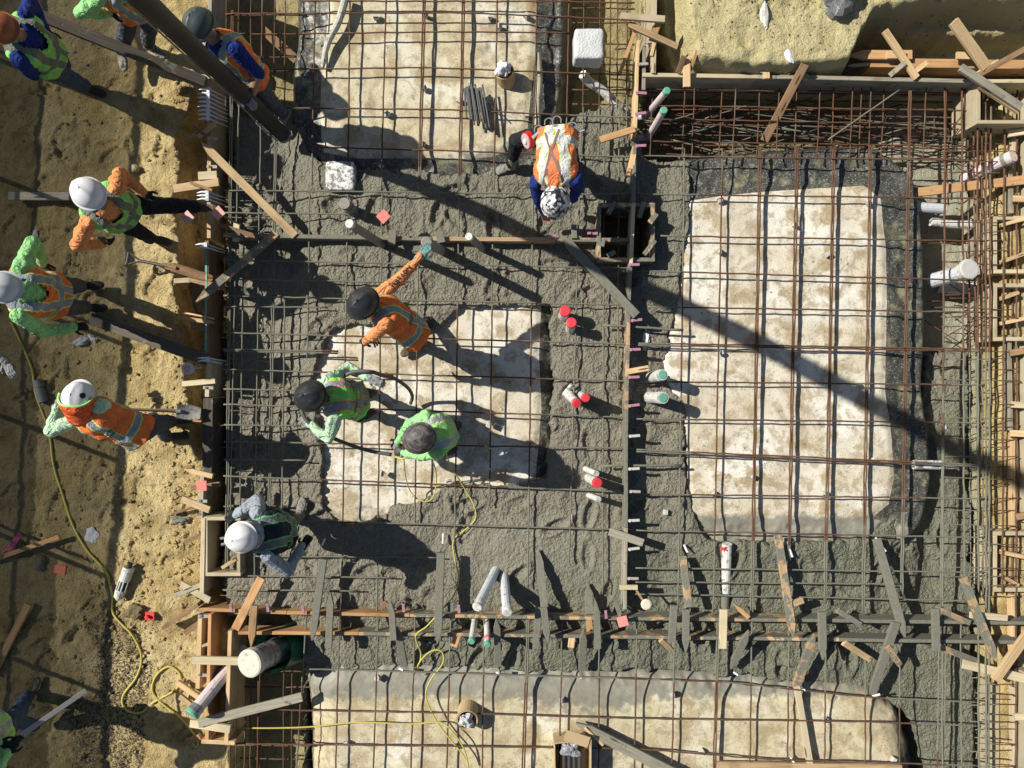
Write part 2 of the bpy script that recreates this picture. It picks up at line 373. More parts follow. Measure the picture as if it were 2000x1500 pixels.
def con_h(X, Y):
    d = con_mask(X, Y); k = F / H; px = X * k + 1000; py = 750 - Y * k
    smooth = .55 * sstep(960, 1035, py) * sstep(1190, 1090, py) * sstep(820, 900, px) * sstep(1240, 1200, px)
    smooth = np.maximum(smooth, .45 * sstep(480, 540, py) * sstep(760, 690, py) * sstep(640, 560, px))
    lump = .028 * (ridg(X, Y, 5.5, 3, 101) - .5) + .020 * fbm(X, Y, 9, 3, 103) + .020 * (abs(fbm(X, Y, 20, 2, 107)) - .3)
    big = .05 * np.clip(fbm(X, Y, 2.6, 3, 111), 0, 1)
    z = con_level(X, Y) + big * (1 - smooth) + lump * (1 - .8 * smooth)
    z = CONMARK(X, Y, z)
    z = z - .012 * sstep(-.12, 0, d)
    z = z - 1.0 * sstep(-.012, .06, d)
    return z, d, smooth

def m_dirt():
    n = NT('sandy_dirt'); p = n.pos(); k = n.noise(p, .8, 4, .6)
    c = n.mix(n.ramp(k, .3, .7), (.56, .425, .19), (.70, .57, .305))
    c = n.mix(n.math('MULTIPLY', n.ramp(n.noise(p, 3.5, 5, .6), .45, .65), .65), c, (.29, .205, .085))
    c = n.mix(n.ramp(n.noise(p, 24, 4, .7), .58, .70), c, (.24, .17, .08))
    c = n.mix(n.math('MULTIPLY', n.ramp(n.noise(p, 1.7, 4, .6, .5), .6, .72), .45), c, (.60, .50, .28))
    x = n.sep(p); left_shade = n.ramp(n.math('ADD', x[0], n.math('MULTIPLY', n.noise(p, 1.3, 4), 1.2)), -3.6, -4.3)
    c = n.mix(n.math('MULTIPLY', left_shade,   .62), c, (.165, .135, .068))  # fence shade on the left, deepened by painting it into the dirt colour
    g = n.ramp(n.attr('gravel'), .2, .6); c = n.mix(n.math('MULTIPLY', g, n.ramp(n.noise(p, 42, 4, .7), .47, .53)), c, n.mix(n.noise(p, 80, 3), (.05, .045, .035), (.15, .125, .085)))
    ty = n.ramp(x[0], 1.2, 1.8); ty = n.math('MULTIPLY', ty, n.ramp(x[1], 2.6, 3.2)); c = n.mix(ty, c, n.mix(n.noise(p, 5, 5), (.50, .43, .22), (.66, .59, .34)))
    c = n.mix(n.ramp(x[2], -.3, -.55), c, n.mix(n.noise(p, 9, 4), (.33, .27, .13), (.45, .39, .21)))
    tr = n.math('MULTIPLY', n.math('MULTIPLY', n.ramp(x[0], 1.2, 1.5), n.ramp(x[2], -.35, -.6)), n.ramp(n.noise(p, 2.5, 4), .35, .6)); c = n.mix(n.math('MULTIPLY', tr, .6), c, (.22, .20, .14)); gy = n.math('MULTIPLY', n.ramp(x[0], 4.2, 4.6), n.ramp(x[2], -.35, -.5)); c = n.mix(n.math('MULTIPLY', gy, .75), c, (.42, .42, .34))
    h = n.math('ADD', n.noise(p, 8, 6, .66), n.math('MULTIPLY', n.noise(p, 40, 5, .7), .6))
    nm = n.bump(h, 1.0, .055, n.bump(n.voro(p, 70), n_bs, .006))
    return n.fin(c, .92, nm, .12)
n_bs = .35
def m_conc():
    n = NT('fresh_concrete'); p = n.pos(); x = n.sep(p)
    c = n.mix(n.noise(p, 1.1, 4), (.185, .168, .126), (.255, .230, .174)); c = n.mix(n.ramp(n.noise(p, 30, 4, .7), .4, .75), c, (.26, .25, .20))
    gr = n.math('MAXIMUM', n.ramp(n.math('ADD', n.math('MULTIPLY', x[1], -1.0), n.math('MULTIPLY', x[0], .45)), 1.4, 3.2), n.ramp(n.math('ADD', x[1], n.math('MULTIPLY', n.noise(p, 1.5, 3), .8)), 1.2, 2.2, 0, .4)); c = n.mix(n.math('MULTIPLY', gr, .8), c, n.mix(n.noise(p, 22, 4), (.13, .14, .10), (.195, .205, .15)))
    sm = n.attr('smooth'); k = n.ramp(sm, 0, 1, 1.0, .22)
    h = n.math('ADD', n.math('MULTIPLY', n.voro(p, 34, 'SMOOTH_F1'), 1.0), n.noise(p, 44, 5, .65)); h = n.math('ADD', h, n.math('MULTIPLY', n.voro(p, 70), .4))
    h = n.math('MULTIPLY', h, k)
    return n.fin(c, n.ramp(sm, 0, 1, .62, .42), n.bump(h, .85, .030), .4)
def m_sheet():
    n = NT('white_vapour_sheet'); p = n.pos(); s = n.attr('skirt'); mu = n.attr('mud'); x = n.sep(p)
    yl = n.math('ADD', n.ramp(x[1], 2.0, 2.9), n.ramp(x[1], -3.2, -3.6)); c = n.mix(n.noise(p, 2.2, 4), (.66, .63, .53), (.80, .785, .71)); c = n.mix(n.math('MULTIPLY', yl, n.ramp(n.noise(p, 1.4, 4), .28, .56)), c, (.56, .52, .35))
    # trodden brown stains sit in the squares between the bars
    k = n.noise(p, 3.3, 5, .62, .25); st = n.ramp(n.math('ADD', k, n.math('MULTIPLY', n.attr('cell'), .13)), n.math('SUBTRACT', .535, n.math('MULTIPLY', yl, .05)), .66)
    br = n.mix(n.noise(p, 9, 3), (.25, .165, .07), (.40, .29, .14)); c = n.mix(n.math('MULTIPLY', st, n.ramp(n.noise(p, 40, 4, .7), .3, .7, .5, 1.0)), c, br)
    c = n.mix(n.math('MULTIPLY', n.ramp(n.noise(p, 1.3, 3), .36, .62), .6), c, (.50, .415, .275))
    c = n.mix(n.math('MULTIPLY', n.ramp(n.noise(p, 6.5, 5, .7, .4), .47, .60), .65), c, (.34, .27, .165))
    vl = n.ramp(n.noise(n.mapv(p, (40, 1.2, 1)), 3, 3), .62, .75); c = n.mix(n.math('MULTIPLY', vl, .4), c, (.42, .36, .24))
    ag = n.ramp(n.noise(p, 12, 5, .75), .60, .66); c = n.mix(n.math('MULTIPLY', ag, n.ramp(n.noise(p, 1.9, 4, .6), .40, .55, 0, .85)), c, (.19, .165, .115))
    sp = n.ramp(n.noise(p, 75, 2, .5), .64, .68); c = n.mix(n.math('MULTIPLY', sp, n.ramp(n.noise(p, 2.6, 3), .38, .55)), c, (.09, .09, .075))
    gm = n.ramp(n.math('ADD', mu, n.math('MULTIPLY', n.math('SUBTRACT', n.noise(p, 8, 5, .65), .5), 1.3)), .45, .75); c = n.mix(n.math('MULTIPLY', gm, .85), c, n.mix(n.noise(p, 14, 4), (.145, .15, .125), (.28, .27, .225)))
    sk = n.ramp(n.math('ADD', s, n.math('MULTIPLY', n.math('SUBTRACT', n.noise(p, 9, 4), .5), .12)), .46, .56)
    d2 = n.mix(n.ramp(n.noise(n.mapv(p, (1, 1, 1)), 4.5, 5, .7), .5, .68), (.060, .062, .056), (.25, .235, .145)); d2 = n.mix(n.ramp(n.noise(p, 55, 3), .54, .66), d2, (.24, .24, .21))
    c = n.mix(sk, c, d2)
    wr = n.noise(n.mapv(p, (1, 1, 1)), 3.2, 4, .6, 1.2); nm = n.bump(wr, .3, .035, n.bump(n.noise(p, 24, 4), .35, .008))
    return n.fin(c, n.ramp(sk, 0, 1, .55, .40), nm, .35)
DIRT, CONM, SHEET = m_dirt(), m_conc(), m_sheet()

# ground: fine inside the picture, coarse to the horizon
X, Y = grid(-8, 8, -6.2, 6.2, .019)
Zd = dirt_h(X, Y); Zd = feet_marks(X, Y, Zd, 200, (-60, 100, 375, 1500), 5, .023); Zd = feet_marks(X, Y, Zd, 26, (1320, -20, 1990, 50), 8)
k_ = F / H; gp = sdf([(180, 1215), (250, 1210), (290, 1300), (262, 1400), (300, 1440), (250, 1520), (120, 1520), (130, 1400), (190, 1330)], X, Y) + .25 * fbm(X, Y, 3, 4, 120)
grav = sstep(.12, -.12, gp); Zd = Zd + grav * .02 * fbm(X, Y, 22, 3, 130)
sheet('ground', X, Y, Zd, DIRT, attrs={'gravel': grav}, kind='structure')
XX, YY = np.meshgrid(np.concatenate([np.linspace(-90, -7.8, 24), np.linspace(7.8, 90, 24)]), np.linspace(-90, 90, 60))
def skirt_piece(name, x0, x1, y0, y1, nx, ny):
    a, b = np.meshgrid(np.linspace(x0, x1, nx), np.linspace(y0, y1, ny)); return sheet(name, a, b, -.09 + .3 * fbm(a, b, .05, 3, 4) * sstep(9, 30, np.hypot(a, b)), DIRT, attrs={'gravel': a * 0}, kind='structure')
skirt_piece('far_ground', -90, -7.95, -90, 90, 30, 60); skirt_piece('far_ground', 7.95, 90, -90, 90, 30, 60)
skirt_piece('far_ground', -7.95, 7.95, 6.15, 90, 8, 30); skirt_piece('far_ground', -7.95, 7.95, -90, -6.15, 8, 30)

# fresh concrete poured between the beds
X, Y = grid(P(425, 0).x, P(1945, 0).x, P(0, 1640).y, P(0, 190).y, .0155)
Zc, dc, sm_ = con_h(X, Y)
tag(sheet('wet_concrete', X, Y, Zc, CONM, keep=dc < .07, attrs={'smooth': sm_}), kind='structure')

# white sheeted soil beds
def cellmap(X, Y):
    return np.cos(2 * math.pi * (X - .06) / .415) * -.5 + np.cos(2 * math.pi * (Y + .02) / .415) * -.5
def bed(name, top, box, label, mudf, zt=0.0, seed=0, bulge=.02, steep=.16, skf=None, lip=.10):
    X, Y = grid(P(box[0], 0).x, P(box[2], 0).x, P(0, box[3]).y, P(0, box[1]).y, .02)
    d = sdf(top, X, Y) + .02 * fbm(X, Y, 1.5, 3, seed)
    dd = np.clip(d, 0, 9)
    z = zt - .012 + .5 * bulge * fbm(X, Y, 1.8, 3, seed + 1) + .006 * fbm(X, Y, 6, 3, seed + 2)
    z = z - .02 * sstep(-.06, .02, d) - lip * sstep(0, .26, dd) - .72 * sstep(steep, steep + .34, dd) - .02 * ridg(X + Y * .3, Y * .4, 5, 3, seed + 4) * sstep(0, .1, dd)
    z = z + (.035 * fbm(X + .3 * Y, Y, 7, 3, 9) + .03 * (ridg(X, Y - .4 * X, 4.5, 2, 19) - .6)) * sstep(-.02, .14, d) * sstep(.6, .3, d)
    sk = sstep(-.03, .05, d) * (skf(X, Y) if skf else 1)
    o = sheet(name, X, Y, z, SHEET, keep=d < .62, attrs={'skirt': sk, 'mud': mudf(X, Y), 'cell': cellmap(X, Y)})
    return tag(o, label, 'sheeted bed', 'white sheeted soil beds')
kx = lambda X: X * F / H + 1000
ky = lambda Y: 750 - Y * F / H
bed('sheeted_bed', A_TOP, (540, -250, 1180, 420), 'white plastic sheeted bed with brown stains at the top, holding the bundle of rods', lambda X, Y: .24 + .5 * sstep(270, 330, ky(Y)) + .25 * sstep(880, 960, kx(X)) * sstep(1060, 1000, kx(X)), 0, 200, steep=.28, lip=.035)
bed('sheeted_bed', B_TOP, (560, 560, 1120, 1060), 'small white sheeted bed in the middle, the workers in black hats standing on it', lambda X, Y: .08 + .5 * sstep(930, 1010, ky(Y)) + .12 * sstep(880, 980, kx(X)), -.05, 230, .015)
bed('sheeted_bed', C_TOP, (1290, 260, 1900, 1110), 'largest white sheeted bed, on the right, crossed by the long hose shadow', lambda X, Y: .06 + .95 * sstep(975, 1035, ky(Y)) + .1 * sstep(1400, 1330, kx(X)), 0, 260, .022, .42, lip=.035, skf=lambda X, Y: np.clip(sstep(1040, 990, ky(Y)) + sstep(1700, 1800, kx(X)) * sstep(1080, 980, ky(Y)), .35, 1))
bed('sheeted_bed', D_TOP, (540, 1270, 1900, 1640), 'long stained white sheeted bed along the bottom, beside the cardboard box', lambda X, Y: .2 + .75 * sstep(1400, 1330, ky(Y)) + .25 * sstep(1290, 1240, kx(X)) * sstep(1120, 1200, kx(X)) + .3 * sstep(1230, 1140, kx(X)) * sstep(1000, 1100, kx(X)), 0, 290, skf=lambda X, Y: np.clip(sstep(1340, 1420, ky(Y)) * sstep(640, 560, kx(X)) + sstep(1720, 1800, kx(X)), .1, 1))

# height look-up used to rest things on the surfaces
def surf(px, py):
    x, y = P(px, py).xy; a, b = np.array([[x]]), np.array([[y]])
    z = dirt_h(a, b)[0, 0]; c, d, s_ = con_h(a, b)
    if d[0, 0] < 0: z = max(z, c[0, 0])
    for t, zt in ((A_TOP, 0), (B_TOP, -.05), (C_TOP, 0), (D_TOP, 0)):
        if sdf(t, a, b)[0, 0] < 0: z = max(z, zt - .01)
    return float(z)
# pebbles and clods: one scatter of ground litter
mb = MB(); rd = random.Random(3)
for i in range(2600):
    q = rd.random()
    if q < .5: px, py = rd.gauss(225, 45), rd.gauss(1320, 110); r = rd.uniform(.004, .014)
    elif q < .85: px, py = rd.uniform(-20, 385), rd.uniform(0, 1500); r = rd.uniform(.003, .013)
    else: px, py = rd.uniform(1330, 2000), rd.uniform(-10, 130); r = rd.uniform(.004, .018)
    if not -60 < py < 1560 or px > 2040: continue
    x, y = P(px, py).xy; z = float(dirt_h(np.array([[x]]), np.array([[y]]))[0, 0])
    vs = [Vector((x, y, z)) + Vector(v) * r * rd.uniform(.7, 1.3) for v in ((1, 0, .1), (0, 1, 0), (-1, .1, .05), (.1, -1, 0), (0, 0, .9), (0, 0, -.8))]
    mb.add(vs, [(0, 1, 4), (1, 2, 4), (2, 3, 4), (3, 0, 4), (1, 0, 5), (2, 1, 5), (3, 2, 5), (0, 3, 5)], 0)
for i in range(900):
    q = rd.random()
    if q < .45: px, py = rd.uniform(330, 400), rd.uniform(130, 1200); r = rd.uniform(.010, .030)
    elif q < .75: px, py = rd.gauss(250, 60), rd.gauss(1020, 170); r = rd.uniform(.008, .026)
    else: px, py = rd.uniform(-20, 385), rd.uniform(0, 1500); r = rd.uniform(.008, .024)
    if not -60 < py < 1560 or px > 402: continue
    x, y = P(px, py).xy; z = float(dirt_h(np.array([[x]]), np.array([[y]]))[0, 0]); blob(mb, (x, y, z + r * .2), r, i, 4, .35, (rd.uniform(.8, 1.3), rd.uniform(.8, 1.3), .7), m=1)
PEB = m_plain('pebble', (.26, .21, .13), .9, .2, .5, dirtcol=(.09, .08, .06))
tag(mb.build('pebbles', [PEB, DIRT]), kind='stuff')
# ---------------------------------------------------------------- fast look-up maps
LX0, LY0, LST = -6.5, -5.2, .03
gx, gy = grid(LX0, 6.5, LY0, 5.2, LST)
L_dirt = dirt_h(gx, gy); _zc, _dc, _ = con_h(gx, gy)
L_bed = np.full(gx.shape, -9.0)
for _t, _z in ((A_TOP, 0), (B_TOP, -.05), (C_TOP, 0), (D_TOP, 0)):
    _d = sdf(_t, gx, gy); L_bed = np.maximum(L_bed, np.where(_d < .4, _z - .03 * sstep(-.12, .02, _d) - .1 * sstep(0, .22, _d) - .65 * sstep(.16, .5, _d), -9))
L_all = np.maximum(np.maximum(L_dirt, np.where(_dc < .02, _zc, -9)), L_bed)
L_conc = np.where((_zc > np.maximum(L_bed, L_dirt)) & (_dc < .02), 1.0, 0.0)
def look(L, x, y):
    i = min(max(int(round((y - LY0) / LST)), 0), L.shape[0] - 1); j = min(max(int(round((x - LX0) / LST)), 0), L.shape[1] - 1); return float(L[i, j])
def surf(px, py, z=0): p = P(px, py, z); return look(L_all, p.x, p.y)
def G(px, py, dz=0.0):
    """point on the ground surface seen at that pixel"""
    z = 0.0
    for _ in range(4): z = surf(px, py, z)
    return P(px, py, z + dz)
NUMS = ['first', 'second', 'third', 'fourth', 'fifth', 'sixth', 'seventh', 'eighth', 'ninth', 'tenth', 'eleventh', 'twelfth', 'thirteenth', 'fourteenth', 'fifteenth', 'sixteenth', 'seventeenth', 'eighteenth', 'nineteenth', 'twentieth']
def ordn(i):
    if i < 20: return NUMS[i]
    t, u = divmod(i + 1, 10); return ['twenty', 'thirty', 'forty', 'fifty', 'sixty', 'seventy', 'eighty'][t - 2] + ('-' + NUMS[u - 1] if u else {2: '', 3: ''}.get(t, '')) if u else ['twentieth', 'thirtieth', 'fortieth', 'fiftieth', 'sixtieth', 'seventieth', 'eightieth'][t - 2]

# ---------------------------------------------------------------- reinforcing bars
def rebar(name, pts, r, label, group, jit=.0035, coat=None, cat='rebar'):
    pts = [Vector(p) for p in pts]; out = [pts[0]]
    for a, b in zip(pts, pts[1:]):
        n = max(1, int((b - a).length / .11))
        for i in range(1, n + 1): out.append(a.lerp(b, i / n))
    mb = MB(); tube(mb, out, r, 6, 0, jit=jit)
    o = mb.build(name, REBAR, smooth=True)
    at = o.data.attributes.new('coat', 'FLOAT', 'POINT')
    cs = np.repeat([(look(L_conc, p.x, p.y) * .95 if coat is None else coat) for p in out], 6).astype(np.float32)
    at.data.foreach_set('value', cs); return tag(o, label, cat, group)
ZM = .092
def mat_bars(rows, zone, along, group, r=.0092, double=()):
    """rows: lists of px points, one bar each"""
    n = len(rows)
    for i, row in enumerate(rows):
        z0 = row[0][2] if len(row[0]) > 2 else (ZM if along == 'v' else ZM + .017)
        pts = [P(q[0], q[1], q[2] if len(q) > 2 else z0) for q in row]
        side = 'left' if along == 'v' else 'top'
        lab = ('rebar running up and down, %s from the left, over %s' if along == 'v' else 'rebar running left to right, %s from the top, over %s') % (ordn(i), zone)
        rebar('rebar', pts, r, lab, group)
        if i in double:
            d = Vector((.021, .004, 0)) if along == 'v' else Vector((0, .021, 0))
            q = [p + d for p in pts]
            rebar('rebar', q, r, ('lap bar tied right beside the %s up and down rebar over %s' if along == 'v' else 'lap bar tied right beside the %s left to right rebar over %s') % (ordn(i), zone), group)
T = -70
v = lambda a, b, y0, y1: [(a + (b - a) * (y0 - 30) / 270, y0), (a + (b - a) * (y1 - 30) / 270, y1)]
mat_bars([v(615, 610, T, 360), v(683, 680, T, 372), v(753, 746, T, 372), v(826, 819, T, 355), v(903, 897, T, 372), v(971, 966, T, 372), v(1048, 1040, T, 330), v(1111, 1106, T, 300)], 'the top sheeted bed', 'v', 'bars over the top bed', double=(3, 4))
mat_bars([[(590, 2), (1110, 3), (1240, 6)], [(440, 27), (900, 25), (1112, 33), (1240, 40)], [(590, 66), (870, 62), (1113, 64)], [(520, 136), (830, 132), (1240, 147)], [(545, 211), (860, 214), (1240, 230)], [(600, 287), (860, 294), (1240, 307)]], 'the top sheeted bed', 'h', 'bars over the top bed')
v = lambda a, b, y0, y1: [(a + (b - a) * (y0 - 330) / 570, y0), (a + (b - a) * (y1 - 330) / 570, y1)]
mat_bars([v(449, 443, 20, 1120), v(464, 452, 205, 1010), v(536, 526, 190, 1000), v(508, 500, -40, 1150), v(478, 470, 440, 1010), v(560, 552, 560, 1150), v(606, 597, 380, 700), v(680, 671, 380, 1250), v(747, 740, 380, 1250), v(819, 812, 520, 1020), v(897, 890, 380, 1060), v(965, 957, 460, 990), v(1042, 1034, 340, 1150), v(1133, 1117, 250, 1100), v(1180, 1178, 250, 1160), v(1209, 1206, 200, 760)], 'the middle pour', 'v', 'bars over the middle pour', double=(0, 2))
h = lambda a, b, x0=437, x1=1238: [(x0, a + (b - a) * (x0 - 450) / 780), (x1, a + (b - a) * (x1 - 450) / 780)]
mat_bars([h(372, 380), h(416, 424, 437, 700), h(508, 524), h(545, 560, 437, 780), h(578, 596), h(599, 604, 437, 640), h(650, 672), h(686, 700, 437, 660), h(722, 744), h(760, 775, 437, 600), h(790, 815), h(830, 838, 437, 590), h(898, 905, 437, 600), h(863, 876), h(930, 961), h(1014, 1035), h(1086, 1092, 500, 860), h(1124, 1136, 437, 770), h(1152, 1160, 437, 700)], 'the middle pour', 'h', 'bars over the middle pour', double=(7,))
v = lambda a, b, y0, y1: [(a + (b - a) * (y0 - 450) / 550, y0), (a + (b - a) * (y1 - 450) / 550, y1)]
mat_bars([v(1335, 1327, 290, 1190), v(1408, 1397, 290, 1200), v(1480, 1470, 290, 1200), v(1552, 1541, 285, 1170), v(1624, 1613, 290, 1180), v(1696, 1687, 290, 1200), v(1771, 1762, 175, 1165), v(1845, 1839, 180, 1180)], 'the right hand bed', 'v', 'bars over the right hand bed', r=.0095, double=(2, 3, 4, 5, 6))
h = lambda a, b, x0=1240, x1=1925: [(x0, a + (b - a) * (x0 - 1240) / 685), (x1, a + (b - a) * (x1 - 1240) / 685)]
mat_bars([h(304, 314), h(379, 388), h(460, 471, 1290), h(529, 548), h(599, 610, 1265), h(674, 686), h(745, 752), h(818, 826), h(882, 912), h(965, 974), h(1036, 1050), h(1109, 1118), h(1137, 1142, 1235, 1760), h(1160, 1174, 1235, 1900)], 'the right hand bed', 'h', 'bars over the right hand bed', double=(5, 8))
v = lambda a, b, y0=1205, y1=1580: [(a + (b - a) * (y0 - 1330) / 150, y0), (a + (b - a) * (y1 - 1330) / 150, y1)]
mat_bars([v(480, 478, 1380), v(505, 503, 1330), v(590, 580), v(660, 656), v(735, 730), v(807, 803), v(877, 873), v(944, 942), v(1026, 1021), v(1096, 1093), v(1170, 1169), v(1242, 1239), v(1316, 1313), v(1398, 1394), v(1467, 1465), v(1540, 1538), v(1612, 1611)], 'the bottom bed', 'v', 'bars over the bottom bed', double=(8, 13))
mat_bars([v(1690, 1690, 1290), v(1757, 1757, 1170), v(1833, 1831, 1180), v(1846, 1842, 1215), v(1877, 1878, 1215)], 'the bottom right pour', 'v', 'bars over the right end of the bottom pour')
mat_bars([[(590, 1306), (1000, 1318), (1400, 1331), (1700, 1362), (1915, 1372)], [(480, 1385), (900, 1393), (1240, 1403), (1700, 1410), (1915, 1418)], [(440, 1452), (900, 1458), (1240, 1462), (1500, 1483), (1915, 1496)], [(620, 1530), (1915, 1560)]], 'the bottom bed', 'h', 'bars over the bottom bed')
# trench cages: bars at two levels, and the U ties that hold them
def cage(zone, group, vx, hx, y0, y1, x0, x1, z_hi, z_lo, r=.0075, hr=.009, tilt=0):
    rows = []
    for i, x in enumerate(vx):
        za = z_hi if i % 2 == 0 else z_hi - .04
        rebar('rebar', [P(x, y0, za), P(x - tilt, y1, za)], r, 'short crossing rebar, %s from the left, in %s' % (ordn(i), zone), group)
    for i, (ya, yb, dz) in enumerate(hx):
        rebar('rebar', [P(x0, ya, z_hi - dz), P(x1, yb, z_hi - dz)], hr, 'long rebar, %s from the top, in %s' % (ordn(i), zone), group, jit=.004)
cage('the dark top right trench', 'bars in the top right trench', [1275, 1338, 1357, 1410, 1437, 1484, 1522, 1557, 1602, 1629, 1666, 1683, 1702, 1727, 1809, 1851, 1884], [(174, 182, .02), (180, 186, .12), (206, 216, .0), (214, 214, .22), (233, 243, .02), (241, 253, .14), (276, 286, .02), (283, 291, .16), (300, 312, .2), (222, 230, .3), (264, 268, .28), (195, 199, .26)], 172, 308, 1262, 1905, .07, -.3, tilt=6)
cage('the dark top left trench', 'bars in the top left trench', [443, 467, 491, 537, 558], [(30, 29, .12), (66, 67, .1), (112, 111, .25), (140, 137, .2)], -60, 208, 440, 600, .06, -.3, tilt=2)
cage('the yellow bottomed trench at the top', 'bars in the top middle trench', [1141, 1173, 1193, 1207, 1226], [(16, 17, .15), (44, 45, .05), (86, 87, .2), (124, 127, .25), (175, 176, .22), (203, 205, .1), (243, 246, .12)], -60, 300, 1118, 1240, .05, -.3, tilt=3)
cage('the dark bottom left trench', 'bars in the bottom left trench', [451, 462, 490, 508, 555, 571], [(1310, 1312, .2), (1341, 1342, .25), (1420, 1424, .2), (1455, 1457, .05), (1480, 1484, .3)], 1225, 1580, 440, 620, .02, -.3, tilt=2)
# right hand wall cage: standing mat beside the wall form, with hooks sticking to the form
for i, (xa, xb, z) in enumerate([(1846, 1840, .1), (1879, 1884, .1), (1908, 1912, .12), (1917, 1920, .05), (1925, 1926, .12), (1947, 1950, -.15), (1976, 1978, -.05), (1900, 1912, .0), (1935, 1931, .1), (1962, 1958, .08), (1987, 1984, .05), (1890, 1897, -.12)]):
    rebar('rebar', [P(xa, 172, z), P((xa + xb) / 2, 640, z), P(xb, 1160 if i % 2 else 1560, z)], .011, 'long rebar, %s from the left, in the cage along the right wall form' % ordn(i), 'long bars of the right wall cage', jit=.005)
ys = []
y = 262
while y < 1570:
    if not 1175 < y < 1290: ys.append(y)
    y += rng.choice([17, 21, 27, 19]) if y < 1300 else rng.choice([11, 13, 16])
for i, y in enumerate(ys):
    s = random.uniform(-5, 5); xa = random.choice([1838, 1850, 1905, 1915]) if y < 1300 else random.choice([1895, 1905, 1910])
    z = random.uniform(-.02, .12); xe = random.uniform(1975, 1992) if y > 640 else random.uniform(1945, 1985)
    rebar('rebar_tie', [P(xa, y, z), P(xe, y + s, z), P(xe + random.uniform(-2, 10), y + s + random.uniform(-6, 6), z - random.choice([.02, .05, .28]))], .006, 'hooked rusty tie bar by the right wall form, %s from the top' % ordn(i), 'tie bars of the right wall cage', cat='tie bar')
# dense ties at the left form
i = 0
for y0, y1, x0, x1, st in ((345, 445, 436, 500, 15), (610, 800, 432, 470, 22), (800, 940, 430, 462, 38), (1118, 1168, 430, 486, 11)):
    y = y0
    while y < y1:
        z = random.uniform(-.06, .05)
        rebar('rebar_tie', [P(x0, y, z), P(x1 + random.uniform(-8, 14), y + random.uniform(-4, 4), z + .02)], .006, 'short rusty tie bar beside the left form board, %s from the top' % ordn(i), 'short tie bars along the left form', cat='tie bar')
        y += st * random.uniform(.8, 1.3); i += 1
rd = random.Random(5); LO = []
for i in range(26):
    px, py = rd.uniform(1700, 1900), rd.uniform(195, 660)
    if px < 1830 and py > 300: px = rd.uniform(1840, 1905)
    LO.append((py, px))
for i, (py, px) in enumerate(sorted(LO)):
    z = rd.uniform(-.5, -.2); a = rd.choice([0, 0, 1.57, 1.57, .5, -.6]); L = rd.uniform(.25, .6)
    c = P(px, py, z); d = Vector((math.cos(a), math.sin(a), rd.uniform(-.1, .1))) * L / 2
    rebar('rebar_offcut', [c - d, c + d], .006, 'thin bar lying low right of the large bed, %s from the top' % ordn(i), 'low bars in the right trench', coat=.1)
LO = sorted((rd.uniform(1285, 1800), rd.uniform(180, 305)) for i in range(58))
for i, (px, py) in enumerate(LO):
    z = rd.uniform(-.45, -.15); a = rd.uniform(-.28, -.08) if rd.random() < .7 else .3; L = rd.uniform(.6, 1.6)
    c = P(px, py, z); d = Vector((math.cos(a), math.sin(a), 0)) * L / 2
    rebar('rebar_offcut', [c - d, c + d], rd.uniform(.005, .01), 'loose slanting bar low in the top right trench, %s from the left' % ordn(i), 'loose low bars in the top right trench', coat=rd.choice([0, .9, .9]))
rebar('steel_stake', [P(1618, 273, .25), P(1757, 175, .25)], .009, 'pale straight steel rod lying diagonally on top of the trench bars, top right', None, coat=.9)
rebar('steel_stake', [P(1178, 635, .14), P(1335, 645, .14)], .014, 'grey flat rod across the long form board, above the green capped pipes', None, coat=.9)
rebar('steel_stake', [P(1178, 910, .14), P(1332, 909, .14)], .015, 'pale grey rod across the long form board, left of the large bed bottom', None, coat=.9)
rebar('steel_stake', [P(437, 988, .02), P(560, 990, .02)], .014, 'pale pipe rod lying in the pour above the boots of the kneeling worker', None, coat=.9)

# spacer blocks under the mats
sp = [(734, 33), (832, 30), (957, 34), (975, 52), (1028, 31), (829, 172), (757, 222), (826, 282), (897, 196), (1030, 225), (745, 325), (1407, 391), (1407, 492), (1552, 440), (1617, 497), (1697, 398), (1409, 690), (1471, 932), (1395, 965), (1609, 963), (1705, 900), (1675, 752), (910, 723), (973, 723), (740, 727), (747, 925), (877, 941), (738, 1325), (1097, 1367), (1313, 1357), (1370, 1468), (1612, 1406), (676, 1452), (1745, 1484), (888, 1458), (955, 830), (1118, 1010), (1300, 1000)]
CNT = {}
for i, (x, y) in enumerate(sorted(sp)):
    zn = 'top bed' if y < 350 and x < 1100 else 'bottom bed' if y > 1310 else 'large right bed' if x > 1300 else 'middle bed'; CNT[zn] = CNT.get(zn, -1) + 1
    mb = MB(); c = P(x, y, .03); a = random.uniform(0, 1.5); s = random.uniform(.021, .03); d = Vector((math.cos(a), math.sin(a), 0))
    plank(mb, c - d * s, c + d * s, s * 1.8, .055, seg=1, ch=.006); tag(mb.build('spacer_block', DOBIE), 'small grey concrete spacer cube on the %s, %s from the left' % (zn, ordn(CNT[zn])), 'spacer block', 'concrete spacers under the bar mats')
# ---------------------------------------------------------------- timber
def tb(name, label, a, b, w, t, mat, cat='board', roll=0.0, pa=False, pb=False, group=None, up=Z):
    """one timber; a,b = (px,py,z)"""
    mb = MB(); plank(mb, P(*a), P(*b), w, t, roll, pa, pb, up=up); return tag(mb.build(name, mat), label, cat, group)
def eb(name, label, a, b, top, hgt, t, mat, cat='form board', group=None):
    """board standing on edge: a,b=(px,py) of its top edge"""
    mb = MB(); A, B = P(a[0], a[1], top), P(b[0], b[1], top); A.z = B.z = top - hgt / 2; plank(mb, A, B, t, hgt, ch=.004, jit=.002); return tag(mb.build(name, mat), label, cat, group)
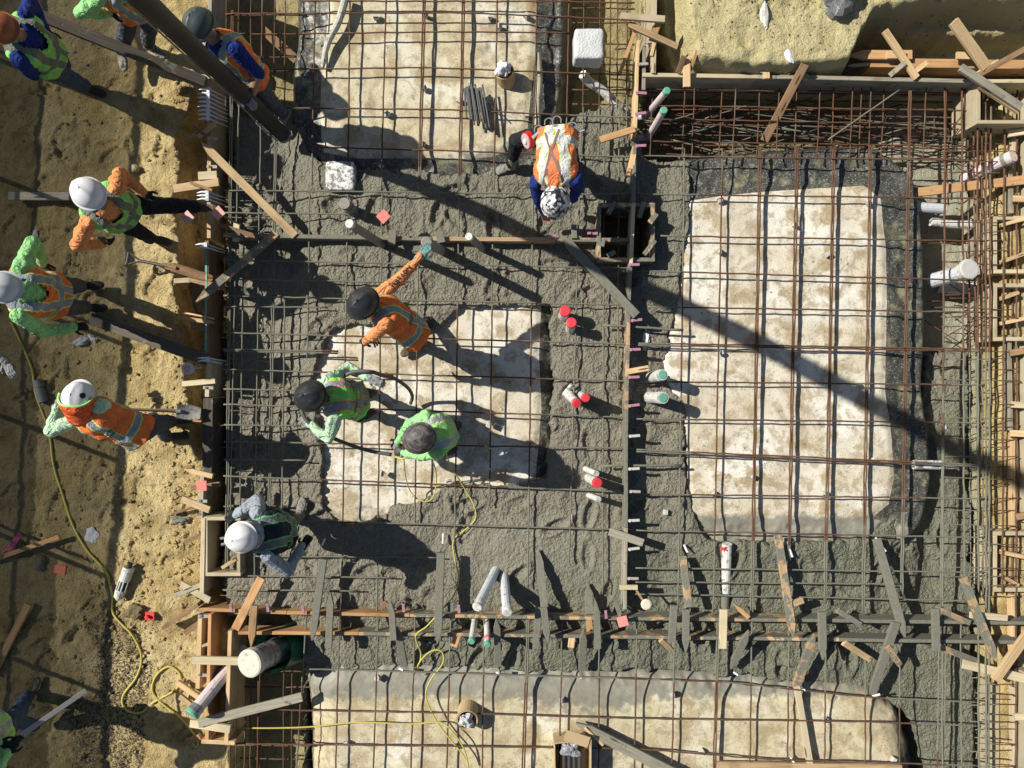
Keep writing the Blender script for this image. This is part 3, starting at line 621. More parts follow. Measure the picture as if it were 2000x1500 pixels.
# left form wall
eb('form_board', 'pale blue edged form board at the top left, beside the crouching hose worker', (411, -60), (409, 60), .12, .4, .045, W_GRY)
eb('form_board', 'tan topped form board carrying the white plastic combs, upper left form', (409, 128), (408, 465), .12, .42, .045, W_TAN)
eb('form_board', 'green painted form board of the left form, beside the pointed stake', (404, 470), (403, 712), .12, .42, .045, W_BRN)
eb('form_board', 'form board of the left form below the shower shaped drain cap', (408, 700), (404, 775), .12, .42, .05, W_PALE)
eb('form_board', 'wide dark weathered form plank of the left form, right of the shovelling worker', (407, 778), (404, 925), .10, .42, .11, W_DARK)
eb('form_board', 'grey topped form board of the left form, under the salmon square', (395, 925), (392, 1010), .13, .42, .045, W_GRY)
eb('form_board', 'long pale form board left of the plywood box', (397, 1012), (394, 1158), .18, .5, .05, W_PALE)
eb('form_board', 'narrow pale form board at the lower left corner, outer one of three', (391, 1208), (386, 1345), .22, .45, .05, W_TAN)
eb('form_board', 'orange brown form board at the lower left corner, middle one of three', (410, 1200), (404, 1445), .22, .45, .04, W_ORG)
eb('form_board', 'tan form board at the lower left corner, inner one of three', (449, 1232), (442, 1452), .20, .45, .045, W_TAN)
eb('form_board', 'short end board closing the lower left corner form', (393, 1449), (458, 1452), .20, .3, .045, W_TAN)
_t = bpy.data.objects['form_board.002']; mb = MB(); plank(mb, P(403.5, 480, .123), P(402, 708, .123), .022, .008); mb.build('painted_edge', W_TEAL, _t)
# small plywood box forms
def boxform(label, x0, y0, x1, y1, top, hgt, t, mat, inner=(), nm='box_form', imat=None):
    a, b, c, d = P(x0, y0, top), P(x1, y0, top), P(x1, y1, top), P(x0, y1, top); r = thing(nm, label, 'box form', ((a + c) / 2).to_3d() - Vector((0, 0, hgt)))
    h = Vector((0, 0, hgt / 2))
    for p, q, ex in ((a, b, t / 2), (d, c, t / 2), (a, d, -t / 2), (b, c, -t / 2)):
        u = (q - p).normalized() * ex; mb = MB(); plank(mb, p - u - h, q + u - h, t, hgt, ch=.003); mb.build('side_panel', mat, r)
    for (p, q, w, hh) in inner:
        mb = MB(); plank(mb, P(*p), P(*q), w, hh); mb.build('brace', imat or W_TAN, r)
    return r
boxform('open plywood box under the hard hat of the white hatted worker in the pour', 402, 1013, 466, 1122, .17, .36, .04, W_PLY, [((436, 1108, .14), (463, 1090, .14), .04, .08)])
boxform('upper open plywood box form at the right edge of the pour', 1944, 425, 2080, 530, .06, .34, .045, W_PLY, [((1955, 440, .02), (2000, 428, .02), .04, .09), ((1955, 512, .02), (2010, 492, .02), .04, .09), ((1968, 480, -.12), (2040, 490, -.12), .1, .05)])
boxform('middle open plywood box form at the right edge of the pour', 1944, 557, 2080, 662, .06, .34, .045, W_PLY, [((1955, 583, .02), (1985, 572, .02), .04, .09), ((1955, 632, .02), (2010, 620, .02), .04, .09), ((1965, 610, -.12), (2040, 600, -.12), .1, .05)])
boxform('lower open plywood box form near the bottom right corner', 1944, 1042, 2080, 1152, .05, .34, .045, W_PLY, [((1956, 1078, .02), (2040, 1095, .02), .045, .09), ((1956, 1125, .02), (1985, 1142, .02), .04, .09), ((1990, 1070, -.12), (2000, 1130, -.12), .14, .02)])
boxform('plywood box corner behind the dark trench at the top right', 1912, 158, 2030, 238, .25, .45, .04, W_PLY, [((1915, 165, .3), (1990, 215, .3), .09, .04)])
boxform('dark sunken column box form left of the long form board', 1170, 400, 1275, 507, .17, .55, .045, W_MIX, [((1258, 497, .2), (1279, 470, .2), .05, .05), ((1187, 500, .18), (1201, 492, .18), .05, .05), ((1268, 436, .2), (1282, 418, .2), .06, .05), ((1176, 482, .16), (1179, 468, .16), .04, .05), ((1248, 425, .17), (1258, 395, .17), .05, .05), ((1188, 418, .16), (1201, 395, .16), .05, .05)], imat=W_MIX)
# wall form panels along the right
def wallp(label, ya, yb, px, z0, z1, mat, th=.06):
    x = P(px, 750, z1).x; y0, y1 = P(0, ya, z1).y, P(0, yb, z1).y; mb = MB()
    plank(mb, (x + th / 2, y0, (z0 + z1) / 2), (x + th / 2, y1, (z0 + z1) / 2), th, z1 - z0, ch=.004); return tag(mb.build('wall_form', mat), label, 'wall form')
wallp('tall sunlit plywood wall form between the two lower box forms, right edge', 672, 1034, 2052, -.5, .45, W_PLYG)
wallp('plywood wall form right of the taped white pipe, right edge', 240, 420, 2062, -.6, .5, W_PLYG)
wallp('strip of plywood wall form between the two upper boxes, right edge', 534, 553, 2050, -.6, .4, W_PLY)
wallp('stained plywood wall form at the bottom right corner', 1335, 1600, 2040, -.6, .42, W_PLYG)
wallp('pale plywood strip in the tie bar thicket near the bottom right corner', 1340, 1590, 1942, -.6, -.05, W_PLY)
tb('plank', 'sunlit yellow plank standing behind the cage beside the right pour', (1940, 712, -.5), (1940, 880, -.5), .2, .04, W_TAN)
rd = random.Random(31)
for i, y in enumerate([262, 388, 690, 790, 846, 1010, 1400]):
    xx = 1978 + rd.uniform(-10, 14); tb('cleat', '%s block fixed on the right wall form, %s from the top' % (['pale', 'tan', 'brown'][i % 3], ordn(i)), (xx, y, .08), (2030, y + rd.uniform(-12, 8), .16), .07, .036, [W_PALE, W_TAN, W_BRN][i % 3], group='blocks on the right wall form')
for i, (ya, yb, xx) in enumerate([(655, 840, 1968), (845, 1032, 1974), (244, 330, 1976), (335, 418, 1970), (1160, 1290, 1975), (1340, 1510, 1978)]):
    tb('wall_stud', 'upright timber stud against the right wall form, %s from the top' % ordn([2, 3, 0, 1, 4, 5][i]), (xx, ya, -.02), (xx + 2, yb, .0), .05, .07, [W_GRY, W_TAN, W_PALE][i % 3], group='studs on the right wall form')
# bottom double form
F1 = [(388, 1190, 560, 1197), (560, 1197, 800, 1202), (800, 1202, 1165, 1208), (1165, 1208, 1560, 1212), (1560, 1212, 2060, 1218)]
F2 = [(445, 1236, 700, 1238), (700, 1238, 1060, 1242), (1060, 1242, 1330, 1246), (1330, 1246, 1640, 1250), (1640, 1250, 2060, 1256)]
w1 = ['at the left corner', 'below the white hatted worker', 'under the two tall grey pipes', 'under the salmon square', 'at its right end']
for i, (a, b, c, d) in enumerate(F1): eb('form_board', 'upper board of the double form along the bottom, piece ' + w1[i], (a, b), (c - 1, d), .17, .21, .038, [W_ORG, W_ORG, W_MIX, W_MIX, W_CON][i])
for i, (a, b, c, d) in enumerate(F2): eb('form_board', 'lower board of the double form along the bottom, piece ' + ['beside the big green pipe', 'below the yellow cord end', 'below the salmon square', 'right of the salmon square', 'at its right end'][i], (a, b), (c - 1, d), .15, .20, .038, [W_ORG, W_MIX, W_MIX, W_MIX, W_CON][i])
# screed form strips
V = [(1247, 78, 1241, 262, W_TAN, 'top piece above the orange brace'), (1240, 285, 1238, 395, W_CON, 'crusted piece above the column box'), (1238, 396, 1233, 515, W_PALE, 'clean piece crossing the column box'), (1232, 516, 1229, 600, W_CON, 'crusted piece below the column box'), (1229, 601, 1224, 800, W_MIX, 'tan piece left of the green capped pipes'), (1224, 801, 1223, 1030, W_CON, 'grey piece level with the single red cap'), (1223, 1031, 1221, 1190, W_GRY, 'bottom piece reaching the double form')]
for a, b, c, d, m, l in V: eb('screed_board', 'long upright form strip in the middle, ' + l, (a, b), (c, d), .22, .24, .037, m)
Hs = [(436, 458, 500, 460, W_MIX, 'left end by the orange pointed stake'), (500, 460, 745, 464, W_CON, 'grey crusted piece'), (745, 464, 845, 466, W_MIX, 'short piece behind the pipe the worker holds'), (846, 466, 1085, 468, W_TAN, 'clean tan piece'), (1086, 468, 1230, 468, W_MIX, 'right end entering the column box')]
for a, b, c, d, m, l in Hs: eb('screed_board', 'form strip crossing the upper pour, ' + l, (a, b), (c, d), .16, .2, .045, m)
# top right trench form
eb('form_board', 'long form board at the head of the dark top right trench, left half', (1255, 146), (1480, 149), .22, .42, .045, W_PALE)
eb('form_board', 'long form board at the head of the dark top right trench, right half', (1480, 149), (1908, 158), .22, .42, .045, W_GRY)
eb('form_board', 'upright pale form board at the top, right of the wrapped grey block', (1281, -60), (1277, 142), .25, .6, .045, W_PALE)
eb('form_board', 'weathered grey form board beside the wooden braces, top middle', (1259, 90), (1257, 175), .2, .5, .04, W_GRY)
eb('form_board', 'pinkish long form plank lying across the sandy pit, top right', (1700, 122), (2060, 126), .12, .30, .10, W_ORG)
LUM = [
 # label, a, b, w, t, mat, flags
 ('plank', 'weathered grey plank lying left of the white hatted worker on the dirt', (18, 383, .02), (136, 384, .02), .09, .035, W_GRY, ''),
 ('plank', 'long dark grey plank from the dirt to the left form, under the orange vest worker', (178, 622, .03), (402, 702, .14), .13, .04, W_DARK, ''),
 ('plank', 'long dark timber held by the blue shirted worker, reaching the left form', (82, 32, .85), (400, 160, .2), .11, .06, W_DARK, ''),
 ('stake', 'long fresh tan stake, pointed, from the left form into the upper pour', (394, 278, .30), (577, 461, .16), .088, .038, W_TAN, 'a'),
 ('stake', 'dark diagonal stake with an orange tip over the left form', (384, 590, .30), (540, 455, .16), .085, .038, W_MIX, 'a'),
 ('stake', 'grey coated stake in the lower left pour, right of the white hatted worker', (632, 1092, .24), (610, 1250, .24), .08, .036, W_CON, 'b'),
 ('stake', 'grey coated stake standing just right of the other, lower left pour', (646, 1158, .22), (642, 1264, .24), .075, .036, W_CON, 'a'),
 ('stake', 'short grey stake across the double form, above the yellow cord loop', (764, 1176, .24), (769, 1250, .24), .07, .036, W_CON, 'a'),
 ('stake', 'long grey stake with a pale tip crossing the double form, left of the two pipes', (861, 1080, .26), (855, 1256, .28), .085, .038, W_CON, 'b'),
 ('stake', 'grey stake leaning below the double form beside the yellow cord', (776, 1226, .22), (789, 1300, .02), .08, .036, W_CON, 'a'),
 ('stake', 'long grey stake upper half, right of the two tall grey pipes', (1052, 1074, .05), (1064, 1190, .26), .085, .038, W_CON, 'a'),
 ('stake', 'pointed grey stake with a clean tip just right of the pipes, over the double form', (1062, 1186, .28), (1070, 1256, .28), .075, .036, W_CON, 'b'),
 ('stake', 'upright grey cleat on the double form, between the pipes and the pointed stake', (1052, 1186, .25), (1046, 1266, .24), .07, .036, W_CON, ''),
 ('stake', 'grey stake with a tiny orange tip below the double form, near the green capped pipes', (970, 1208, .25), (973, 1300, .02), .075, .036, W_CON, 'a'),
 ('stake', 'stubby grey stake above the double form, middle right', (1148, 1140, .05), (1152, 1200, .24), .085, .036, W_CON, 'a'),
 ('stake', 'bluish grey pointed stake on the double form, left of the salmon square', (1165, 1176, .26), (1168, 1266, .24), .07, .036, W_CON, 'a'),
 ('stake', 'grey stake with an orange point hanging below the double form, left of the salmon square', (1140, 1230, .26), (1137, 1308, .02), .08, .036, W_CON, 'a'),
 ('cleat', 'tan cleat nailed over the lower end of the long upright form strip', (1190, 1038, .26), (1256, 1060, .26), .085, .03, W_GRY, ''),
 ('cleat', 'pale cleat above the white lollipop cap on the bottom strip', (1210, 1147, .26), (1245, 1147, .26), .05, .03, W_PALE, ''),
 ('stake', 'small grey pointed stick beside the salmon square', (1199, 1168, .2), (1213, 1205, .2), .05, .03, W_CON, 'a'),
 ('cleat', 'orange cleat set at an angle below the double form, right of the salmon square', (1290, 1250, .15), (1313, 1270, .08), .055, .038, W_TAN, ''),
 ('stake', 'half coated stake right of the long form strip, tan top', (1333, 1086, .12), (1345, 1186, .26), .08, .038, W_MIX, ''),
 ('stake', 'grey stake with a pale tip over the double form, below the half coated stake', (1340, 1190, .28), (1339, 1274, .28), .075, .036, W_CON, 'b'),
 ('cleat', 'wide grey cleat across both boards of the double form, left of the pale tipped stake', (1316, 1182, .25), (1312, 1254, .25), .08, .036, W_CON, ''),
 ('cleat', 'pale streaked cleat across the double form below the white marked pipe', (1413, 1190, .26), (1411, 1266, .26), .08, .036, W_PALE, ''),
 ('stake', 'long tan topped stake crossing the double form, right of the marked pipe', (1519, 1045, .12), (1549, 1244, .30), .085, .038, W_MIX, 'b'),
 ('cleat', 'small orange block beside the long tan topped stake', (1535, 1184, .22), (1568, 1172, .22), .06, .05, W_TAN, ''),
 ('cleat', 'small orange stick lying on the double form above the pale streaked cleat', (1434, 1181, .2), (1462, 1206, .2), .05, .03, W_ORG, 'a'),
 ('stake', 'upright grey stake with pale tip below it, centre of the right double form', (1605, 1195, .26), (1607, 1288, .26), .085, .036, W_CON, 'b'),
 ('stake', 'grey stake slanting below the double form, left of the tall forked pair', (1427, 1305, .02), (1462, 1232, .25), .085, .036, W_CON, 'ab'),
 ('stake', 'grey and orange stake slanting down from the double form to the bottom bed', (1554, 1342, .06), (1591, 1238, .25), .095, .038, W_MIX, 'b'),
 ('stake', 'long pale stake lying on the bottom bed below the slanting orange stake', (1556, 1340, .08), (1590, 1540, .10), .07, .036, W_PALE, 'b'),
 ('cleat', 'grey stick above the upper double form, slanting right', (1636, 1192, .22), (1680, 1220, .2), .06, .036, W_MIX, ''),
 ('cleat', 'clean tan kicker slanting below the double form, right side', (1648, 1255, .14), (1699, 1288, .05), .07, .04, W_TAN, ''),
 ('stake', 'long grey stake running down to the double form, right side, white stick at its head', (1712, 1052, .08), (1767, 1244, .28), .09, .038, W_CON, 'b'),
 ('stake', 'grey stake slanting down left below the double form, right side', (1702, 1356, .02), (1750, 1215, .28), .09, .038, W_CON, ''),
 ('cleat', 'short pale ended kicker joined to the grey slanting stake, right side', (1733, 1262, .22), (1757, 1298, .15), .06, .036, W_MIX, ''),
 ('cleat', 'upright grey cleat tying both boards of the double form near the right corner', (1826, 1188, .26), (1828, 1270, .26), .08, .036, W_CON, ''),
 ('plank', 'coated plank with a clean edge above the double form, near the right corner', (1828, 1188, .24), (1893, 1216, .22), .06, .04, W_MIX, ''),
 ('plank', 'clean and grey kicker slanting below the double form near the right corner', (1840, 1265, .14), (1905, 1290, .05), .07, .04, W_MIX, ''),
 ('stake', 'long blotchy tan stake over the double form, near the right corner', (1880, 1128, .26), (1946, 1292, .30), .09, .038, W_MIX, 'b'),
 ('plank', 'tan plank slanting in from the right edge to the blotchy stake', (2040, 1190, .30), (1943, 1328, .22), .10, .038, W_TAN, ''),
 ('plank', 'pale short plank lying over the tie bars below the double form, right corner', (1880, 1296, .1), (2040, 1334, .1), .10, .038, W_PALE, ''),
 ('plank', 'pale plank end on the upper double form near the right corner', (1895, 1201, .2), (1966, 1206, .2), .07, .036, W_PALE, ''),
 ('plank', 'thick green grey plank lying diagonally on the bottom bed by the cardboard box', (1125, 1412, .12), (1330, 1516, .14), .115, .045, W_GRY, 'a'),
 ('stick', 'thin tan stick beside the cardboard box on the bottom bed', (1143, 1422, .16), (1178, 1455, .14), .03, .02, W_TAN, ''),
 ('plank', 'tan plank along the bottom edge of the photo on the right bed', (1400, 1496, .1), (1760, 1502, .1), .1, .04, W_TAN, ''),
 ('stake', 'long grey pointed board from the cross strip to the long form strip', (1094, 458, .20), (1243, 616, .26), .095, .038, W_CON, 'a'),
 ('cleat', 'orange cleat on the long form strip beside the upper green capped pipe', (1225, 726, .25), (1266, 719, .25), .06, .03, W_TAN, ''),
 ('cleat', 'orange brace slanting left from the long form strip, above the crusted piece', (1172, 273, .2), (1240, 252, .25), .07, .03, W_ORG, ''),
 ('cleat', 'orange brown brace slanting along the crusted strip', (1226, 345, .12), (1240, 286, .2), .05, .03, W_ORG, ''),
 ('cleat', 'short orange brace end just above the column box', (1233, 330, .2), (1237, 302, .22), .06, .03, W_TAN, ''),
 ('plank', 'pale green short board across the upright boards, top middle', (1212, 32, .38), (1298, 38, .38), .07, .038, W_PALE, ''),
 ('plank', 'tan brace slanting down right from the long strip to the sandy mound', (1228, 48, .33), (1323, 92, .28), .065, .036, W_TAN, ''),
 ('cleat', 'orange brown upright below the pale green short board, top middle', (1287, 42, .34), (1270, 88, .2), .07, .036, W_ORG, ''),
 ('stick', 'thin orange brace beside the long form strip at the top', (1244, 52, .3), (1210, 145, .0), .04, .036, W_ORG, ''),
 ('stick', 'slim tan stick behind the tan brace, top middle', (1272, 110, .25), (1278, 85, .25), .035, .03, W_TAN, ''),
 ('stake', 'pale stake leaning against the sandy mound, left of the white sack end', (1484, 68, .30), (1494, 128, .3), .085, .036, W_TAN, ''),
 ('cleat', 'grey kicker in front of the pale stake, behind the trench form', (1486, 142, .24), (1510, 103, .34), .05, .036, W_GRY, ''),
 ('cleat', 'small tan cleat on the trench form below the grey kicker', (1496, 137, .25), (1497, 154, .25), .07, .03, W_TAN, ''),
 ('cleat', 'brown kicker behind the trench form, second cluster', (1537, 141, .22), (1566, 114, .34), .07, .036, W_BRN, ''),
 ('stake', 'brown stake across the trench form reaching into the dark trench', (1572, 125, .36), (1493, 275, -.1), .09, .036, W_BRN, ''),
 ('cleat', 'tan cleat on the trench form right of the brown stake', (1566, 145, .25), (1578, 153, .25), .06, .03, W_TAN, ''),
 ('stake', 'tan block hanging over the trench form, first cluster', (1341, 112, .30), (1341, 170, .26), .075, .038, W_TAN, ''),
 ('cleat', 'brown kicker left of the tan block, first cluster behind the trench form', (1325, 141, .24), (1336, 110, .36), .06, .036, W_BRN, ''),
 ('cleat', 'thin orange kicker right of the tan block, first cluster', (1348, 138, .24), (1362, 98, .38), .035, .036, W_ORG, ''),
 ('stake', 'pointed pinkish tan stake lying at the left end of the pit plank', (1658, 108, .16), (1780, 108, .16), .1, .04, W_ORG, 'a'),
 ('stake', 'tan stake standing across the pit plank, left one', (1728, 60, .34), (1790, 152, .24), .07, .038, W_TAN, ''),
 ('plank', 'wide tan stake standing across the pit plank, right one', (1862, 42, .40), (1926, 132, .28), .115, .04, W_TAN, ''),
 ('plank', 'grey ended plank slanting over the plywood box corner, top right', (1876, 132, .36), (1994, 210, .34), .085, .038, W_GRY, ''),
 ('plank', 'brown plank rising to the right edge above the plywood box corner', (1905, 150, .25), (2030, 80, .40), .06, .036, W_BRN, ''),
 ('cleat', 'pale kicker behind the trench form, left of the crossing stakes', (1737, 148, .22), (1768, 122, .3), .055, .036, W_GRY, ''),
 ('cleat', 'tan kicker right of the left crossing stake', (1778, 146, .22), (1811, 122, .3), .055, .036, W_TAN, ''),
 ('cleat', 'pale kicker below the wide tan stake', (1905, 147, .24), (1950, 120, .3), .05, .036, W_PALE, ''),
 ('cleat', 'thin white edged lath beside the pointed pinkish stake', (1655, 129, .1), (1772, 118, .12), .035, .02, W_PALE, 'a'),
 ('cleat', 'pale block resting on the pit plank, left', (1732, 108, .2), (1768, 108, .2), .08, .03, W_TAN, ''),
 ('cleat', 'pale block resting on the pit plank, right', (1868, 109, .2), (1920, 110, .2), .08, .03, W_TAN, ''),
 ('plank', 'orange plank through the bars below the taped white pipe, right side', (1790, 376, -.1), (2030, 348, .1), .10, .036, W_ORG, ''),
 ('cleat', 'pale cleat across the left form near the top, by the hose', (387, 146, .2), (440, 150, .2), .075, .03, W_PALE, ''),
 ('cleat', 'tan cleat leaning on the left form below the white comb', (388, 268, .1), (422, 243, .2), .055, .03, W_TAN, ''),
 ('stick', 'brown stick crossing the tan cleat below the white comb', (378, 247, .1), (408, 268, .15), .035, .03, W_BRN, ''),
 ('stick', 'pale grey stick end beside the brown stick, left form', (362, 273, .0), (385, 262, .05), .04, .03, W_GRY, 'a'),
 ('cleat', 'short wide pale cleat on the left form, above the long tan one', (388, 344, .18), (424, 342, .18), .09, .03, W_PALE, ''),
 ('cleat', 'long tan cleat crossing the left form above the second comb', (340, 369, .12), (428, 356, .18), .09, .035, W_TAN, ''),
 ('stick', 'thin brown stick crossing the long tan cleat', (372, 357, .2), (415, 372, .2), .03, .03, W_BRN, ''),
 ('cleat', 'pale block beside the long handled shovel at the left form', (341, 549, .0), (372, 547, .02), .055, .035, W_PALE, ''),
 ('plank', 'brown board from the pale block to the orange tipped stake', (371, 545, .05), (436, 562, .15), .06, .035, W_BRN, ''),
 ('stake', 'small pointed cleat on the green painted form', (356, 622, .1), (418, 630, .16), .045, .03, W_TAN, 'b'),
 ('stick', 'thin tan lath just above the small pointed cleat', (357, 610, .12), (418, 622, .14), .02, .02, W_TAN, ''),
 ('cleat', 'brown block behind the green painted form below the small pointed cleat', (374, 638, .0), (402, 640, .0), .07, .03, W_BRN, ''),
 ('cleat', 'pale cleat across the left form below the round drain cap', (357, 750, .14), (421, 744, .16), .06, .03, W_PALE, ''),
 ('cleat', 'brown cleat against the left form beside the shovel blade', (370, 822, .0), (397, 826, .02), .06, .03, W_BRN, ''),
 ('cleat', 'pale pointed pair piece at the left form below the dark plank', (362, 917, .1), (416, 930, .15), .055, .03, W_TAN, 'a'),
 ('cleat', 'brown rail stub passing under the salmon square on the left form', (374, 953, .08), (430, 945, .12), .055, .03, W_BRN, ''),
 ('cleat', 'pale cleat slanting across the left form below the salmon square', (356, 975, .08), (410, 996, .15), .075, .03, W_TAN, ''),
 ('stick', 'brown stick on edge left of the slanting pale cleat', (336, 1004, .0), (394, 986, .05), .03, .04, W_BRN, ''),
 ('cleat', 'brown kicker with a grey end left of the plywood box', (362, 1059, .05), (393, 1044, .1), .055, .04, W_BRN, ''),
 ('cleat', 'grey kicker left of the form below the plywood box', (342, 1163, .08), (393, 1142, .12), .05, .035, W_GRY, ''),
 ('cleat', 'pale kicker crossing the grey kicker below the plywood box', (355, 1141, .05), (411, 1172, .15), .075, .03, W_PALE, ''),
 ('plank', 'brown board on edge slanting from the dirt to the bottom left corner', (322, 1224, .05), (392, 1178, .15), .04, .11, W_BRN, ''),
 ('cleat', 'brown kicker with a teal end beside the three corner boards', (362, 1236, .05), (395, 1213, .1), .06, .04, W_BRN, ''),
 ('plank', 'pale grey board from the corner boards to the dusty capped pipe', (376, 1289, .27), (470, 1291, .27), .085, .036, W_PALE, ''),
 ('plank', 'long grey plank leaning over the dark lower left trench', (388, 1412, .28), (590, 1361, .12), .095, .038, W_GRY, ''),
 ('plank', 'pale short board below the green capped wrapped pipe', (372, 1412, .24), (450, 1424, .26), .085, .036, W_PALE, ''),
 ('cleat', 'tan kicker slanting at the corner boards, upper of two', (347, 1333, .0), (390, 1362, .06), .06, .036, W_TAN, ''),
 ('cleat', 'tan kicker slanting at the corner boards, lower of two', (352, 1360, .0), (386, 1386, .06), .06, .036, W_TAN, ''),
 ('cleat', 'tan brown kicker at the foot of the corner boards', (366, 1449, .05), (392, 1438, .1), .06, .036, W_ORG, ''),
 ('cleat', 'thin brown cross piece between the corner boards', (393, 1262, .2), (412, 1256, .2), .03, .03, W_TAN, ''),
 ('stake', 'orange brace slanting over the double form below the plywood box', (511, 1128, .26), (460, 1228, .26), .09, .036, W_ORG, ''),
 ('stake', 'brown stake pointing down over the double form beside the orange brace', (497, 1182, .26), (491, 1262, .26), .08, .036, W_BRN, 'b'),
 ('cleat', 'small orange block on the double form beside the tiny red tag', (894, 1240, .12), (886, 1262, .12), .08, .03, W_ORG, ''),
 ('cleat', 'small orange block under the double form left of the pointed orange tip', (1117, 1244, .12), (1115, 1264, .12), .07, .03, W_TAN, ''),
 ('cleat', 'small orange block between the double boards left of the salmon square', (1150, 1210, .14), (1152, 1232, .14), .07, .03, W_ORG, ''),
 ('cleat', 'small tan block on the upper double form left of the long cord crossing', (880, 1177, .2), (881, 1194, .2), .07, .03, W_MIX, ''),
 ('cleat', 'small brown chip on the upper double form left of the cord', (742, 1190, .2), (756, 1176, .2), .05, .03, W_BRN, ''),
 ('plank', 'brown stick with a pink ribbon lying on the shaded dirt at the left edge', (-20, 1096, .0), (116, 1048, .04), .05, .03, W_ORG, ''),
 ('plank', 'bent tan and grey board lying on the shaded dirt at the lower left', (-15, 1320, -.02), (56, 1180, .0), .075, .03, W_ORG, ''),
 ('plank', 'flat grey block on the cross strip below the salmon square in the pour', (767, 450, .2), (765, 478, .2), .085, .03, W_CON, ''),
 ('cleat', 'grey cleat on the cross strip right of the gloved hand', (858, 453, .2), (862, 474, .2), .09, .03, W_CON, ''),
 ('cleat', 'grey cleat on the cross strip by the crouching worker hand', (1121, 440, .14), (1122, 466, .18), .06, .03, W_CON, ''),
 ('cleat', 'pale cleat standing at the left end of the cross strip', (463, 436, .15), (461, 472, .1), .07, .03, W_PALE, ''),
 ('plank', 'brown slat left of the cross strip end, beside the salmon squares', (428, 440, .14), (500, 462, .16), .05, .03, W_BRN, ''),
]
for nm, lab, a, b, w, t, m, fl in LUM: tb(nm, lab, a, b, w, t, m, cat={'plank': 'board'}.get(nm, nm), pa='a' in fl, pb='b' in fl)
# dark braces under the top left bars
tb('plank', 'brown brace lying deep across the top left trench under the bars', (470, 20, -.3), (580, 118, -.35), .1, .04, W_BRN)
tb('plank', 'orange brown brace lying deep in the bottom left trench', (430, 1310, -.2), (470, 1250, -.2), .1, .04, W_BRN)
# pale form combs: rows of prongs clipped over the form edge
def comb(label, x, y0, y1, n, zt=.15):
    mb = MB(); a, b = P(x + 3, y0, zt), P(x + 3, y1, zt); plank(mb, a, b, .035, .02)
    for i in range(n):
        q = a.lerp(b, (i + .5) / n); tube(mb, [q, q + Vector((-.06, .002, .004)), q + Vector((-.115, -.004 + random.uniform(-.006, .006), .0))], [.016, .012, .005], 6)
        e = q + Vector((.15, -.03 + random.uniform(-.01, .01), -.16)); tube(mb, [q + Vector((.01, 0, 0)), q.lerp(e, .5), e], [.012, .009, .004], 5)
    return tag(mb.build('rebar_comb', WHITE_P, smooth=False), label, 'plastic comb')
comb('long white plastic comb with eight prongs on the left form, near the hose', 404, 170, 236, 8)
comb('short white plastic comb on the left form, above the boot of the hatted worker', 402, 372, 392, 3)
comb('bluish white plastic comb on the left form, below the salmon squares', 399, 474, 486, 2)
comb('small white plastic comb on the left form, above the round drain cap', 403, 697, 707, 2)
# clips on the long strip
cl = [(1262, 84, .22, 0), (1253, 126, .22, 0), (1250, 181, .22, 1), (1249, 223, .22, 1), (1249, 285, .22, 1), (1236, 517, .22, 1), (1241, 626, .22, 1), (1238, 683, .22, 1), (1236, 737, .22, 1), (1236, 793, .22, 1), (1237, 852, .22, 2), (1236, 916, .22, 2), (1238, 960, .22, 0), (1236, 1017, .22, 2), (1236, 1073, .22, 2), (1234, 1130, .22, 0)]
for i, (x, y, z, k) in enumerate(cl):
    mb = MB(); plank(mb, P(x - 8, y, z + .012), P(x + 13, y - 1 + random.uniform(-2, 2), z + .016), .03, .012, seg=1, ch=.004); tube(mb, [P(x - 6, y, z - .02), P(x - 6, y, z + .02)], .018, 8)
    o = tag(mb.build('form_clip', [PINK_PALE, PINK, DOBIE][k]), '%s clip on the long upright form strip, %s from the top' % (['pale', 'pink', 'grey crusted'][k], ordn(i)), 'clip', 'clips on the long form strip')
for i, (x, y, z, k, w) in enumerate([(1077, 460, .17, 1, 'right end of the cross strip'), (1157, 455, .17, 1, 'cross strip beside the column box'), (451, 1187, .2, 1, 'double form, leftmost'), (523, 1187, .2, 1, 'double form, right of the brown stake'), (592, 1191, .2, 1, 'double form, above the big green pipe'), (788, 1187, .2, 1, 'double form, left of the yellow cord'), (896, 1189, .2, 1, 'double form, right of the yellow cord'), (980, 1193, .2, 1, 'double form, between the tall pipes'), (1183, 1200, .2, 1, 'double form, beside the salmon square'), (415, 270, .16, 0, 'left form, under the long white comb'), (414, 325, .16, 0, 'left form, beside the long tan stake'), (407, 757, .16, 0, 'left form, below the drain cap'), (395, 978, .16, 0, 'left form, below the salmon square'), (397, 1203, .2, 0, 'corner boards, upper'), (394, 1318, .2, 0, 'corner boards, lower')]):
    mb = MB()
    if 3 <= i + 1 <= 9 or i in (2,): plank(mb, P(x, y - 8, z + .01), P(x + 1, y + 8, z + .01), .035, .014, seg=1, ch=.005); tube(mb, [P(x, y - 4, z - .02), P(x, y - 4, z + .035)], .014, 8)
    else: plank(mb, P(x - 10, y, z + .01), P(x + 10, y + 1, z + .01), .035, .014, seg=1, ch=.005); tube(mb, [P(x - 5, y, z - .02), P(x - 5, y, z + .035)], .014, 8)
    tag(mb.build('form_clip', PINK if k else PINK_PALE), 'pink clip on the ' + w, 'clip')
